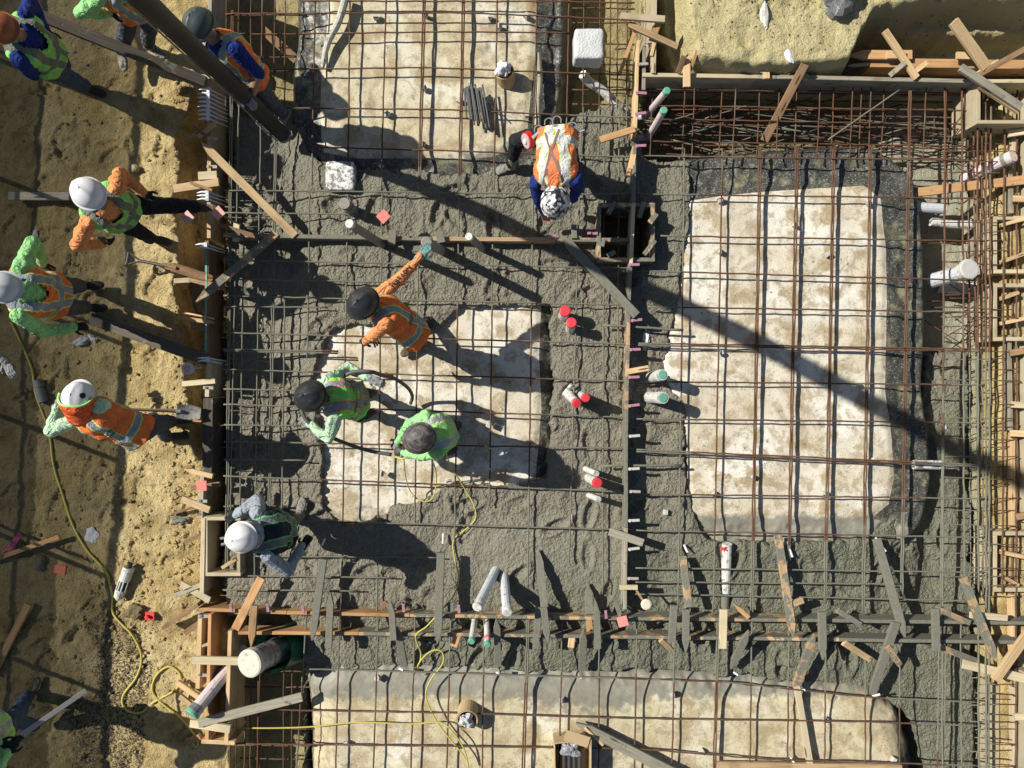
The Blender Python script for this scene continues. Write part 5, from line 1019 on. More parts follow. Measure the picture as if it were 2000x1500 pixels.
def m_vest(name, base, trim, tape, style=0, xw=.105, tw=.028):
    """hi-vis vest: tape and trim laid out by the stored vest coordinates (across, height, front)"""
    n = NT(name); g = n.attr('grain', 'Vector'); s = n.sep(g); u, t, fr = s[0], s[1], s[2]; au = n.math('ABSOLUTE', u)
    nz = n.math('MULTIPLY', n.math('SUBTRACT', n.noise(g, 9, 3), .5), .008); au = n.math('ADD', au, nz)
    dv = n.math('ABSOLUTE', n.math('SUBTRACT', au, n.math('SUBTRACT', xw, n.math('MULTIPLY', n.math('MAXIMUM', n.math('SUBTRACT', .55, t), 0.0), .10))))
    dh = n.math('MULTIPLY', n.math('ABSOLUTE', n.math('SUBTRACT', n.math('ADD', t, nz), .20)), .5)
    d = n.math('MINIMUM', dv, dh) if style != 2 else dv
    c = n.mix(n.noise(g, 6, 3), tuple(x * .9 for x in base), base)
    c = n.mix(n.math('LESS_THAN', d, tw + .011), c, trim)
    tp = n.math('LESS_THAN', d, tw); c = n.mix(tp, c, tape)
    h = n.noise(n.mapv(g, (1, .5, .15)), 12, 5, .6, 1.8); c = n.mix(n.ramp(n.noise(g, 16, 5, .7), .66, .76), c, tuple(x * .6 + .08 for x in base))
    return n.fin(c, n.ramp(tp, 0, 1, .8, .35), n.bump(h, .9, .05), .3)
ORANGE = (.95, .23, .06); LIMEC = (.36, .82, .20); TAPE = (.30, .33, .38); TAPE_L = (.66, .67, .66)
V_ORG = m_vest('orange_vest', ORANGE, (.62, .80, .22), TAPE); V_GRN = m_vest('lime_vest', (.30, .78, .17), (.86, .17, .06), TAPE); V_WHT = m_vest('orange_vest_bright_tape', (.86, .25, .10), (.62, .84, .26), TAPE_L, xw=.10, tw=.034)
V_GRN2 = m_vest('plain_lime_vest', (.40, .84, .24), (.52, .80, .36), (.44, .47, .46), xw=.12, tw=.03); V_BLK = m_vest('navy_vest', (.016, .022, .042), (.16, .55, .16), (.15, .17, .19), xw=.10, tw=.028); V_GRNB = m_vest('lime_vest_grey_tape', (.30, .72, .18), (.30, .72, .18), (.17, .20, .17), tw=.03)
TXT = m_plain('black_print', (.02, .02, .02), .7)
def m_hat(name, col, rough=.32, scuff=.3, sc=(.35, .35, .35)):
    n = NT(name); o = n.obj(); c = n.mix(n.ramp(n.noise(o, 16, 5, .7, .8), .72 - scuff * .35, .84 - scuff * .3), col, sc); return n.fin(c, n.ramp(n.noise(o, 8, 3), .3, .8, rough, rough + .22), n.bump(n.noise(o, 5, 2), .08, .01), .5)
HAT_W = m_hat('white_hat', (.74, .74, .76), .3, .08, (.45, .44, .42)); HAT_K = m_hat('black_hat', (.028, .030, .034), .26, .35, (.11, .11, .11)); HAT_G = m_hat('scuffed_hat', (.06, .058, .06), .5, .75, (.17, .15, .15)); HAT_O = m_hat('brown_orange_hat', (.30, .085, .03), .4, .2, (.18, .08, .05)); HAT_LG = m_hat('pale_grey_hat', (.50, .53, .57), .35, .2, (.35, .35, .36))
def m_camo():
    n = NT('patterned_hat'); o = n.obj(); k = n.noise(n.voro(o, 26, out='Color'), 3, 2); k = n.voro(n.mapv(o, (34, 34, 34)), 1.0, out='Color'); s = n.sep(k)
    c = n.mix(n.ramp(s[0], .35, .75), (.03, .03, .035), (.62, .62, .65)); return n.fin(c, .35, None, .5)
HAT_P = m_camo()

def ell_ring(c, W, N, rx, ry, n=20, p=1.0):
    out = []
    for k in range(n):
        a = 2 * math.pi * k / n; x, y = math.cos(a), math.sin(a)
        if p != 1: x, y = math.copysign(abs(x) ** p, x), math.copysign(abs(y) ** p, y)
        out.append(c + W * x * rx + N * y * ry)
    return out
def loft(mb, rings, m=0, g=None, cap=True):
    n = len(rings[0]); vs = [v for r in rings for v in r]; fs = []
    for i in range(len(rings) - 1):
        for k in range(n): fs.append((i * n + k, i * n + (k + 1) % n, (i + 1) * n + (k + 1) % n, (i + 1) * n + k))
    if cap: fs.append(tuple(reversed(range(n)))); fs.append(tuple((len(rings) - 1) * n + k for k in range(n)))
    mb.add(vs, fs, m, g)
def capsule(mb, a, b, ra, rb, n=14):
    a, b = Vector(a), Vector(b); d, W, N = basis(b - a); L = (b - a).length; rg = []
    for i in range(4): t = math.pi / 2 * (i + .35) / 4.0; rg.append(ell_ring(a - d * ra * math.cos(t), W, N, ra * math.sin(t), ra * math.sin(t), n))
    for i in range(5): t = i / 4; r = ra + (rb - ra) * t; rg.append(ell_ring(a.lerp(b, t), W, N, r, r, n))
    for i in range(3, -1, -1): t = math.pi / 2 * (i + .35) / 4.0; rg.append(ell_ring(b + d * rb * math.cos(t), W, N, rb * math.sin(t), rb * math.sin(t), n))
    loft(mb, rg)
def fused(mb, voxel, smooth=4):
    """one continuous surface from overlapping closed shapes"""
    me = bpy.data.meshes.new('tmp'); me.from_pydata(mb.v, [], mb.f); bm = bmesh.new(); bm.from_mesh(me); bmesh.ops.recalc_face_normals(bm, faces=bm.faces); bm.to_mesh(me); bm.free()
    o = bpy.data.objects.new('tmp', me); COL.objects.link(o); r = o.modifiers.new('r', 'REMESH'); r.mode = 'VOXEL'; r.voxel_size = voxel; r.use_smooth_shade = True
    s = o.modifiers.new('s', 'SMOOTH'); s.iterations = smooth; s.factor = .5
    dg = bpy.context.evaluated_depsgraph_get(); m2 = bpy.data.meshes.new_from_object(o.evaluated_get(dg)); bpy.data.objects.remove(o); bpy.data.meshes.remove(me); return m2
def ik(a, c, l1, l2, pole):
    a, c = Vector(a), Vector(c); d = c - a; L = min(d.length, (l1 + l2) * .995); d.normalize(); x = (l1 * l1 - l2 * l2 + L * L) / (2 * L); h = math.sqrt(max(0, l1 * l1 - x * x)); p = pole - d * pole.dot(d)
    p = p.normalized() if p.length > 1e-4 else Vector((0, 0, -1)); return a + d * x + p * h, a + d * L
def put_mesh(name, me, mats, parent, loc=None):
    L = wloc(parent); me.transform(Matrix.Translation(-L)); me.name = name
    for m in (mats if isinstance(mats, (list, tuple)) else [mats]): me.materials.append(m)
    me.polygons.foreach_set('use_smooth', [True] * len(me.polygons)); o = bpy.data.objects.new(name, me); COL.objects.link(o); o.parent = parent; o.location = (0, 0, 0); return o
def hand(mb, w, d, nrm, side, curl=.6, size=1.0):
    """palm, four unequal bent fingers and a thumb leaving the side; d = pointing direction, nrm = back of hand"""
    d = d.normalized(); nrm = (nrm - d * nrm.dot(d)).normalized(); s = d.cross(nrm) * side; S = size
    pc = w + d * .052 * S
    for k in (-.026, -.009, .009, .026): capsule(mb, w + s * k * .7 * S, w + d * .085 * S + s * k * S, .0165 * S, .0135 * S, 8)
    for j, (k, L) in enumerate(((.029, .066), (.010, .076), (-.010, .071), (-.029, .056))):
        p = w + d * .088 * S + s * k * S; q = d.copy(); ang = curl * .55
        for seg, f in enumerate((.45, .32, .26)):
            q = (q * math.cos(ang) - nrm * math.sin(ang)).normalized(); e = p + q * L * f * S; capsule(mb, p, e, (.0108 - seg * .001) * S, (.0100 - seg * .001) * S, 8); p = e; ang = curl * .75
            _n = (nrm - q * nrm.dot(q)); nn = _n.normalized() if _n.length > .01 else d; nrm_l = nn
            nrm2 = nrm_l
            q_dir = q
        # restore palm frame for next finger
    p = w + d * .02 * S + s * .03 * S; e = p + (d * .6 + s * .75 - nrm * .35 * curl).normalized() * .042 * S; capsule(mb, p, e, .0145 * S, .012 * S, 8); e2 = e + (d * .95 + s * .15 - nrm * .6 * curl).normalized() * .035 * S; capsule(mb, e, e2, .012 * S, .010 * S, 8)
def wrinkles(me, amp, seed):
    n = len(me.vertices); co = np.empty(n * 3, np.float32); me.vertices.foreach_get('co', co); co = co.reshape(-1, 3).astype(float); no = np.empty(n * 3, np.float32); me.vertices.foreach_get('normal', no); no = no.reshape(-1, 3)
    w = fbm(co[:, 0] + co[:, 2] * .7, co[:, 1] - co[:, 2] * .5, 11, 3, seed) * .7 + (ridg(co[:, 0] * 1.0 + .6 * co[:, 2], co[:, 1] + co[:, 0] * .4 - .8 * co[:, 2], 8, 2, seed + 3) - .55) * .8
    return co, no, w * amp
def person(label, pel, neck, head, face, hands, feet, mats, hat, vest=None, bend=None, hat_kind='full', kneep=None, elb=None, curl=(.8, .8), gl=(None, None), toe=None, armlen=1.0, extra=None, cuff=1.0, bulk=1.13, armR=1.06, gaze=None, bare=False, look_d=None, group=None, hup=None):
    pel, neck, head = P(*pel), P(*neck), P(*head); U = (neck - pel).normalized(); Fd = Vector((face[0], face[1], 0)); R = Fd.cross(U).normalized(); Fr = U.cross(R).normalized()
    ft = [P(*f) for f in feet]; root = thing('person', label, 'person', Vector(((ft[0].x + ft[1].x) / 2, (ft[0].y + ft[1].y) / 2, min(ft[0].z, ft[1].z))), group)
    SL = (neck - pel).length; B = bulk
    # frame up the spine
    sh = neck - U * .05; shR, shL = sh + R * .182 * B, sh - R * .182 * B; hpR, hpL = pel + R * .088 - U * .03, pel - R * .088 - U * .03
    hw = [P(*q) for q in hands]; el = []; wr = []
    for i, (s, w_) in enumerate(((shR, hw[0]), (shL, hw[1]))):
        pole = (elb[i] if elb and elb[i] is not None else (R if i == 0 else -R) * .4 - Z * .9 - Fr * .3); e, w2 = ik(s, w_, .30 * armlen, .265 * armlen, Vector(pole)); el.append(e); wr.append(w2)
    kn = []; an = []
    for i, (h_, f) in enumerate(((hpR, ft[0]), (hpL, ft[1]))):
        pole = Vector(kneep[i]) if kneep and kneep[i] is not None else Fr * 1.0 + (R if i == 0 else -R) * .25; a = f + Z * .09; k, a2 = ik(h_, a, .44, .425, pole); kn.append(k); an.append(a2)
    mb = MB()
    prof = [(-.16, .135, .105), (-.08, .168, .125), (.02, .172, .128), (.22, .155, .118), (.45, .162, .122), (.68, .178, .128), (.82, .182, .122), (.92, .162, .108), (.99, .108, .085), (1.05, .070, .068)]
    bendv = -Fr * .02
    loft(mb, [ell_ring(pel + (neck - pel) * t + bendv * math.sin(max(0, min(1, t)) * math.pi), R, Fr, rx * B, ry * B, 22, .88) for t, rx, ry in prof])
    segs = []
    for i in range(2):
        s = (shR, shL)[i]; capsule(mb, s, el[i], .064 * B * armR, .052 * B * armR); capsule(mb, el[i], wr[i], .050 * B * armR, (.037 if not bare else .03) * B * armR); segs += [('arm', s, el[i]), ('fore', el[i], wr[i])]
        h_ = (hpR, hpL)[i]; capsule(mb, h_, kn[i], .092 * B, .070 * B); capsule(mb, kn[i], an[i] + (kn[i] - an[i]).normalized() * .03, .068 * B, .058 * B); segs += [('leg', h_, kn[i]), ('leg', kn[i], an[i])]
    # neck and head with face
    Hn = (head - neck).normalized(); Hd = Vector(hup).normalized() if hup else (Hn * .35 + Z * .8).normalized(); capsule(mb, neck - U * .02, head - Hd * .05, .060, .054)
    FF = Vector(gaze).normalized() if gaze else (Fr * .8 - Hd * .35); FF = (FF - Hd * FF.dot(Hd)).normalized() if abs(FF.dot(Hd)) < .95 else Fr; HR = FF.cross(Hd).normalized()
    loft(mb, [ell_ring(head + Hd * (.118 * math.cos(a)) + FF * (.012 * math.cos(a)), HR, FF, max(.006, .078 * math.sin(a)), max(.006, .097 * math.sin(a)), 18) for a in [math.pi - math.pi * i / 12 for i in range(13)]])
    capsule(mb, head - Hd * .06 + FF * .045, head - Hd * .095 + FF * .062, .045, .034); capsule(mb, head - Hd * .0 + FF * .09, head - Hd * .035 + FF * .112, .010, .015)
    for s in (-1, 1): capsule(mb, head + HR * s * .078 + Hd * .012, head + HR * s * .08 - Hd * .025, .014, .011)
    capsule(mb, head - Hd * .062 + FF * .092 - HR * .018, head - Hd * .062 + FF * .092 + HR * .018, .008, .008)
    me = fused(mb, .0125, 3); co, no, w = wrinkles(me, .021, hash(label) % 50)
    # regions: 0 shirt, 1 trousers, 2 skin
    def dseg(a, b):
        a = np.array(a); b = np.array(b); ab = b - a; t = np.clip(((co - a) @ ab) / (ab @ ab), 0, 1); return np.linalg.norm(co - a - t[:, None] * ab, axis=1), t
    dn, _ = dseg(neck + U * .02, head); dh = np.linalg.norm(co - np.array(head), axis=1); td = ((co - np.array(pel)) @ np.array(U)) / SL
    dl = np.minimum.reduce([dseg(h_, k)[0] for h_, k in ((hpR, kn[0]), (hpL, kn[1]))] + [dseg(k, a)[0] for k, a in zip(kn, an)]); da = np.minimum.reduce([dseg(s, e)[0] for s, e in ((shR, el[0]), (shL, el[1]))] + [dseg(e, w_)[0] for e, w_ in zip(el, wr)])
    ax = np.abs((co - np.array(pel)) @ np.array(R)); reg = np.where((dl < da) & (td < .12), 1, 0); reg = np.where(((dh < .135) | (dn < .07)) & (td > 1.02) & (da > .075), 2, reg)
    if bare:
        for i in range(2): d_, t_ = dseg(el[i], wr[i]); reg = np.where((d_ < .075) & (t_ > .02) & (dl > .09), 2, reg)
    else:
        for i in range(2): d_, t_ = dseg(el[i], wr[i]); reg = np.where((d_ < .06) & (t_ > cuff) & (dl > .09), 2, reg)
    w = np.where(reg == 2, 0, w); me.vertices.foreach_set('co', (co + no * w[:, None]).astype(np.float32).ravel())
    nf = len(me.polygons); lv = np.empty(len(me.loops), np.int32); me.loops.foreach_get('vertex_index', lv); ls = np.empty(nf, np.int32); me.polygons.foreach_get('loop_start', ls); body = put_mesh('body', me, [mats['shirt'], mats['pants'], SKIN], root)
    me.polygons.foreach_set('material_index', reg[lv[ls]].astype(np.int32)); me.update()
    # eyes as small children of the body
    for s in (-1, 1): m_ = MB(); blob(m_, head + FF * .088 + HR * s * .030 + Hd * .005, .011, 1, 5, 0); m_.build('eye', m_plain('eye', (.6, .58, .55), .2) if 'eye' not in bpy.data.materials else bpy.data.materials['eye'], root, smooth=True)
    # boots
    for i in range(2):
        a = an[i]; td_ = Vector(toe[i]).normalized() if toe and toe[i] is not None else (Vector((Fr.x, Fr.y, 0)).normalized()); f = ft[i]; sd = td_.cross(Z).normalized() if abs(td_.z) < .9 else R; upv = sd.cross(td_) * 1.0; m_ = MB(); f = a - Z * .09 if (a - ft[i]).length < .2 else a - Z * .09
        rg = []
        for x, w_, h_ in ((-.085, .022, .03), (-.075, .038, .07), (-.03, .043, .085), (.04, .045, .075), (.11, .052, .052), (.17, .048, .042), (.205, .030, .03), (.215, .01, .012)): rg.append(ell_ring(f + td_ * x + upv * (h_ * .5 + .005), sd, upv, w_, h_ * .55, 14, .8))
        loft(m_, rg); d_ = (kn[i] - a).normalized(); _, W_, N_ = basis(d_); loft(m_, [ell_ring(a - d_ * .05 + d_ * q, W_, N_, .056 + .008 * (q / .2), .056 + .008 * (q / .2), 14) for q in (0, .06, .12, .19)]); m2 = fused(m_, .010, 3); put_mesh('boot', m2, mats['boot'], root)
    # hands or gloves
    for i in range(2):
        d_ = (wr[i] - el[i]).normalized(); nr = (Z if abs(d_.z) < .85 else Fr); m_ = MB(); hd = (hw[i] - wr[i]); capsule(m_, wr[i] - d_ * .05, wr[i] + d_ * .01, .036, .031, 10); hand(m_, wr[i], d_, nr, (1 if i == 0 else -1), curl[i], 1.12)
        m2 = fused(m_, .0062, 2); put_mesh('glove' if gl[i] else 'hand', m2, gl[i] or SKIN, root)
    # vest
    if vest:
        NR, NA = 48, 64; rings = []; gg = []; vp = [(-.10, .188, .148), (.0, .190, .150), (.12, .184, .145), (.3, .176, .138), (.5, .182, .142), (.68, .198, .150), (.80, .206, .146), (.88, .198, .138), (.94, .168, .122), (.99, .128, .100), (1.04, .088, .078), (1.09, .050, .046)]
        def pr(t):
            for (a0, x0, y0), (a1, x1, y1) in zip(vp, vp[1:]):
                if t <= a1: f = (t - a0) / (a1 - a0); return x0 + (x1 - x0) * f, y0 + (y1 - y0) * f
            return vp[-1][1:]
        for i in range(NR + 1):
            t = -.10 + 1.19 * i / NR; rx, ry = pr(t); c = pel + (neck - pel) * t + bendv * math.sin(max(0, min(1, t)) * math.pi); ring = []; gr = []
            for k in range(NA):
                a = 2 * math.pi * k / NA; x, y = math.cos(a), math.sin(a); x, y = math.copysign(abs(x) ** .88, x), math.copysign(abs(y) ** .88, y); wv = .006 * math.sin(a * 5 + t * 9) * (1 - t) + .005 * math.sin(a * 9 - t * 14) + .006 * math.sin(t * 22 + a * 2)
                ring.append(c + R * x * (rx * B + wv) + Fr * y * (ry * B + wv)); gr.append((x * rx, t, y))
            rings.append(ring); gg += gr
        vs = [v for r in rings for v in r]; fs = []
        for i in range(NR):
            t = -.10 + 1.19 * (i + .5) / NR
            for k in range(NA):
                a = 2 * math.pi * (k + .5) / NA; x = math.cos(a) * pr(t)[0]; y = math.sin(a)
                if y > 0 and abs(x) < .085 * max(0, (t - .55) / .45): continue
                fs.append((i * NA + k, i * NA + (k + 1) % NA, (i + 1) * NA + (k + 1) % NA, (i + 1) * NA + k))
        m_ = MB(); m_.add(vs, fs, 0, gg); vo = m_.build('vest', vest, root, smooth=True); sol = vo.modifiers.new('thick', 'SOLIDIFY'); sol.thickness = .006; sol.offset = 1
    # hard hat
    if hat:
        hc = head + Hd * .045; m_ = MB(); rg = []; NP = 14; fb, wd = .166, .148; front = FF
        def pt(ph, a, k=1.0, dz=0):
            x, y = math.cos(a), math.sin(a); rr = math.cos(ph); hgt = .122 * math.sin(ph); ridge = .012 * math.exp(-((x * rr * wd) / .022) ** 2) * math.sin(ph) ** .5
            return hc + HR * x * rr * wd * .90 * k + front * y * rr * fb * .90 * k + Hd * (hgt + ridge + dz)
        N_ = 32; m_.v = []; rows = []
        for i in range(NP): ph = math.pi / 2 * (1 - i / (NP - 1)) * .995 + .004; rows.append([pt(ph, 2 * math.pi * k / N_) for k in range(N_)])
        for kk, dz in ((1.04, -.006), (1.10, -.012), (1.115, -.016), (1.10, -.020), (.96, -.012)):
            row = []
            for k in range(N_):
                a = 2 * math.pi * k / N_; vis = max(0, math.sin(a)) ** 3 if hat_kind != 'full' else .25 * max(0, math.sin(a)) ** 2; e = (kk - 1) * (1 if hat_kind == 'full' else .35) + vis * .34 * max(0, (kk - 1)) / .115 ; e = e if kk > 1 else kk - 1
                row.append(pt(0.02, a, 1 + e, dz - .012 * vis))
            rows.append(row)
        loft(m_, rows, cap=False); m_.f.append(tuple(range(N_))); m_.m.append(0)
        ho = m_.build('hard_hat', hat, root, smooth=True)
    info = dict(root=root, pel=pel, neck=neck, head=head, U=U, R=R, Fr=Fr, Hd=Hd, FF=FF, HR=HR, el=el, wr=wr, sh=(shR, shL), an=an, kn=kn, vest=vo if vest else None, SL=SL, body=body, hc=(head + Hd * .045))
    return info
def print_on(info, lines, target, org, xdir, ydir, nrm, size, name='printing', mat=None):
    """lettering laid on a garment surface"""
    o = target; dg = bpy.context.evaluated_depsgraph_get(); me = o.data; L = wloc(o); bvh = BVHTree.FromPolygons([v.co + L for v in me.vertices], [tuple(p.vertices) for p in me.polygons])
    cu = bpy.data.curves.new('t', 'FONT'); cu.body = lines; cu.size = size; cu.align_x = 'CENTER'; cu.align_y = 'CENTER'; cu.extrude = 0; cu.resolution_u = 2; cu.offset = size * .02; to = bpy.data.objects.new('t', cu); COL.objects.link(to); dg.update(); tm = bpy.data.meshes.new_from_object(to.evaluated_get(bpy.context.evaluated_depsgraph_get())); bpy.data.objects.remove(to)
    bm = bmesh.new(); bm.from_mesh(tm); bmesh.ops.triangulate(bm, faces=bm.faces); bmesh.ops.subdivide_edges(bm, edges=[e for e in bm.edges if e.calc_length() > .02], cuts=1); vs = []
    for v_ in bm.verts:
        q = org + xdir * v_.co.x + ydir * v_.co.y; hit = bvh.ray_cast(q + nrm * .25, -nrm, .5); vs.append((hit[0] if hit[0] is not None else q) + nrm * .013)
    bm.verts.index_update(); fs = [tuple(w.index for w in f.verts) for f in bm.faces]; bm.free(); m_ = MB(); m_.add(vs, fs); return m_.build(name, mat or TXT, info['root'])
def back_text(i, dy=.0, size=.034, t=.46):
    print_on(i, 'MODULO CONCRETE\nCONSTRUCTION INC', i['vest'], i['pel'].lerp(i['neck'], t), i['R'], i['U'], -i['Fr'], size)
def sleeve_text(i, side, txt, size=.055, seg='arm', nrm=Z, flip=1, f=.6):
    a = i['sh'][side] if seg == 'arm' else i['el'][side]; b = i['el'][side] if seg == 'arm' else i['wr'][side]; d = (b - a).normalized() * flip; n_ = (nrm - d * nrm.dot(d)).normalized(); y = n_.cross(d); print_on(i, txt, i['body'], a.lerp(b, f), d, y, n_, size)

# the reaching worker, middle
p7 = person('black hatted worker in an orange vest reaching up to grip a pipe', (806, 650, .90), (736, 602, 1.29), (712, 593, 1.42), (-.86, -.5), [(828, 493, 1.16), (712, 668, .86)], [(838, 630, -.04), (812, 672, -.04)], dict(shirt=ORG_S, pants=DKGREEN, boot=BOOT_B), HAT_K, V_ORG, bulk=1.06, gl=(GL_TEAL, GL_BLK), elb=[(.8, -.2, -.3), (-.5, -.8, -.2)], curl=(.9, .9), armlen=1.06)
back_text(p7); sleeve_text(p7, 0, 'TERRAPIN', .06, 'fore', f=.05)
# tools hanging at his back pocket
mb = MB()
for k in range(3): tube(mb, [P(724 + k * 4, 652, .95), P(733 + k * 4, 678 - k * 3, .85)], .010, 6)
mb.build('tool_handles', STEEL_DARK, p7['root'])
p8 = person('black hatted worker in a lime vest holding the grey vibrator hose', (692, 782, .90), (640, 778, 1.24), (610, 773, 1.36), (-.97, -.25), [(722, 738, 1.02), (606, 828, .98)], [(722, 768, -.05), (722, 806, -.05)], dict(shirt=MINT, pants=DKGREEN, boot=BOOT_B), HAT_K, V_GRN, bulk=1.02, gl=(GL_GRY, GL_GRY), elb=[(.1, .5, -.8), (-.2, -.8, -.5)], curl=(.9, .9))
back_text(p8)
p9 = person('scuffed hatted worker in a lime vest stooping over the vibrator motor', (862, 845, .80), (842, 850, 1.20), (822, 855, 1.33), (-.9, -.35), [(778, 862, .78), (782, 884, .74)], [(888, 832, -.05), (880, 878, -.05)], dict(shirt=LIME, pants=DKGREEN, boot=BOOT_B), HAT_G, V_GRN2, bulk=1.0, gl=(GL_GRY, GL_GRY), elb=[(-.1, .9, -.3), (-.2, -.9, -.2)], curl=(1, 1), kneep=[(-1, .3, 0), (-1, -.3, 0)])
p10 = person('white hatted worker in a navy vest standing in the pour', (545, 1036, .86), (508, 1045, 1.27), (476, 1048, 1.38), (-.95, -.25), [(462, 1004, .9), (590, 1070, .92)], [(508, 992, .0), (588, 1006, .0)], dict(shirt=DENIM_L, pants=BEIGEP, boot=BOOT_G), HAT_W, V_BLK, gl=(GL_BLK, GL_BLK), elb=[(-.3, .3, -.9), (.5, -.5, -.7)], toe=[(0, 1, 0), (.15, 1, 0)], curl=(.9, .9))
mb = MB(); c = p10['head'] + p10['FF'] * .13 - p10['Hd'] * .02
for s in (-1, 1): blob(mb, c + p10['HR'] * .02 * s, .02, 2, 6, 0, (.7, 1, .8))
mb.build('goggles', FOAM, p10['root'])
mb = MB(); vs = []; q = p10; NN = 12
for r_i in range(3):
    for k in range(NN):
        a = math.pi * (1.12 + .76 * k / (NN - 1)); rr = .134 + .008 * r_i; vs.append(q['hc'] - q['Hd'] * (.01 + .042 * r_i) + q['HR'] * math.cos(a) * rr + q['FF'] * math.sin(a) * (rr + .018 * r_i + .006 * math.sin(k * 2.2)))
mb.add(vs, [(r * NN + k, r * NN + k + 1, (r + 1) * NN + k + 1, (r + 1) * NN + k) for r in range(2) for k in range(NN - 1)]); o = mb.build('neck_flap', DENIM_L, p10['root'], smooth=True); o.modifiers.new('t', 'SOLIDIFY').thickness = .004
mb = MB(); tube(mb, [P(446, 1050, 1.0), P(430, 1052, 1.02)], .014, 8); tube(mb, [P(448, 1060, 1.0), P(432, 1064, 1.02)], .014, 8); tag(mb.build('pliers', STEEL_GREY), 'steel pliers handles poking out left of the white hatted worker in the pour', 'pliers')
p11 = person('bent over worker in a bright taped orange vest and patterned dome hat', (1088, 268, .86), (1086, 362, .92), (1084, 394, .90), (0, -1), [(1066, 436, .16), (1116, 402, .22)], [(1000, 326, .05), (1116, 322, .05)], dict(shirt=BL_SHIRT, pants=BLACKP, boot=BOOT_G), HAT_P, V_WHT, gl=(None, GL_GRY), elb=[(-.7, -.3, .2), (.7, .1, .2)], toe=[(-1, -.35, 0), (0, -1, 0)], kneep=[(-1, .6, .4), (.2, -1, .3)], curl=(.7, .6), hup=(0, -.35, .9), gaze=(0, -.9, -.4), bulk=1.08)
# suspenders, belt with tools and tape reel
def strap(info, pts, w=.035, mat=SUSP, name='suspender'):
    me = info['vest'].data; L = wloc(info['vest']); bvh = BVHTree.FromPolygons([v.co + L for v in me.vertices], [tuple(p.vertices) for p in me.polygons]); W_ = []
    for a, b in zip(pts, pts[1:]):
        for i in range(8): W_.append(a.lerp(b, i / 8))
    W_.append(pts[-1]); out = []
    for q in W_: h = bvh.ray_cast(q + Z * .4 - info['Fr'] * .0, -Z, .9); out.append((h[0] if h[0] is not None else q) + Z * .012)
    mb = MB(); vs = []
    for i, q in enumerate(out):
        d = (out[min(i + 1, len(out) - 1)] - out[max(i - 1, 0)]).normalized(); s = d.cross(Z).normalized(); vs += [q + s * w / 2, q - s * w / 2, q - s * w / 2 - Z * .006, q + s * w / 2 - Z * .006]
    mb.add(vs, [(4 * i + k, 4 * i + (k + 1) % 4, 4 * i + 4 + (k + 1) % 4, 4 * i + 4 + k) for i in range(len(out) - 1) for k in range(4)]); return mb.build(name, mat, info['root'])
cr = P(1075, 303, .95)
for e in ((1064, 262), (1091, 258)): strap(p11, [P(e[0], e[1], .95), cr], .022)
for e in ((1059, 372), (1102, 366)): strap(p11, [cr, P(e[0], e[1], .95)], .034)
mb = MB(); blob(mb, P(1075, 303, 1.02), .034, 3, 8, 0, (1, 1, .4)); mb.build('strap_ring', SUSP, p11['root'])
mb = MB(); pts = [p11['pel'] - p11['U'] * .04 + p11['R'] * math.cos(a) * .19 + p11['Fr'] * math.sin(a) * .15 for a in [math.pi * 2 * i / 24 for i in range(25)]]; tube(mb, pts, .020, 8); mb.build('tool_belt', BELT, p11['root'])
for k, (x, y, a) in enumerate(((1072, 238, .2), (1088, 234, 0), (1118, 246, -.5), (1052, 252, .6))):
    t_ = [P(x - 8, y + 6, .92), P(x - 7, y - 3, .93), P(x, y - 7, .93), P(x + 7, y - 3, .93), P(x + 8, y + 6, .92)]; mb = MB(); tube(mb, curve(t_, 4), .006, 6); mb.build('belt_loop', STEEL_GREY, p11['root'])
mb = MB(); tube(mb, [P(1120, 262, .9), P(1142, 254, .92)], .010, 6); mb.build('hammer', STEEL_GREY, p11['root']); mb = MB(); tube(mb, [P(1056, 256, .92), P(1040, 270, .9)], .02, 6); mb.build('reel_hook', STEEL_GREY, p11['root'])
reel = thing('tape_reel', 'round red measuring tape reel hanging from the belt of the bent worker', 'tape reel', P(1031, 274, .8)); a_, b_ = P(1026, 276, .84), P(1036, 272, .82)
mb = MB(); tube(mb, [a_ + (b_ - a_) * .15, b_], .086, 26); mb.build('rim', m_plain('red_reel', (.62, .012, .015), .4), reel); mb = MB(); tube(mb, [a_, a_ + (b_ - a_) * .15], [.074, .076], 26); mb.build('face', m_plain('reel_face', (.55, .42, .43), .4), reel); mb = MB(); d_ = (a_ - b_).normalized(); tube(mb, [a_ + d_ * .0, a_ + d_ * .012], .026, 14); mb.build('hub', WHITE_P, reel)
# left side people
p4 = person('white hatted worker in a lime vest stepping onto the left form', (232, 413, .95), (196, 400, 1.40), (176, 380, 1.58), (.78, -.62), [(200, 474, .98), (282, 378, 1.0)], [(304, 468, -.05), (392, 408, .06)], dict(shirt=ORG_S, pants=NAVYP, boot=BOOT_B), HAT_W, V_GRNB, gl=(GL_BLK, GL_BLK), elb=[(-.5, -.5, -.6), (-.1, .5, -.9)], toe=[(1, -.25, 0), (1, 0, 0)], kneep=[(1, -.5, 0), (1, .1, .6)], bulk=1.15)
mb = MB(); c = p4['hc'] + p4['FF'] * .085 + p4['Hd'] * .085; _a = (p4['FF'] * .75 + p4['Hd'] * .6).normalized(); tube(mb, [c - _a * .004, c + _a * .006], .024, 16); mb.build('sticker', m_plain('sticker', (.34, .16, .22), .4), p4['root'])
mb = MB(); tube(mb, [P(170, 458, 1.0), P(205, 478, .98)], .022, 8); blob(mb, P(198, 470, 1.0), .05, 4, 7, .3); tag(mb.build('radio_tool', STEEL_DARK), 'black tool held low in both hands by the stepping white hatted worker', 'hand tool')
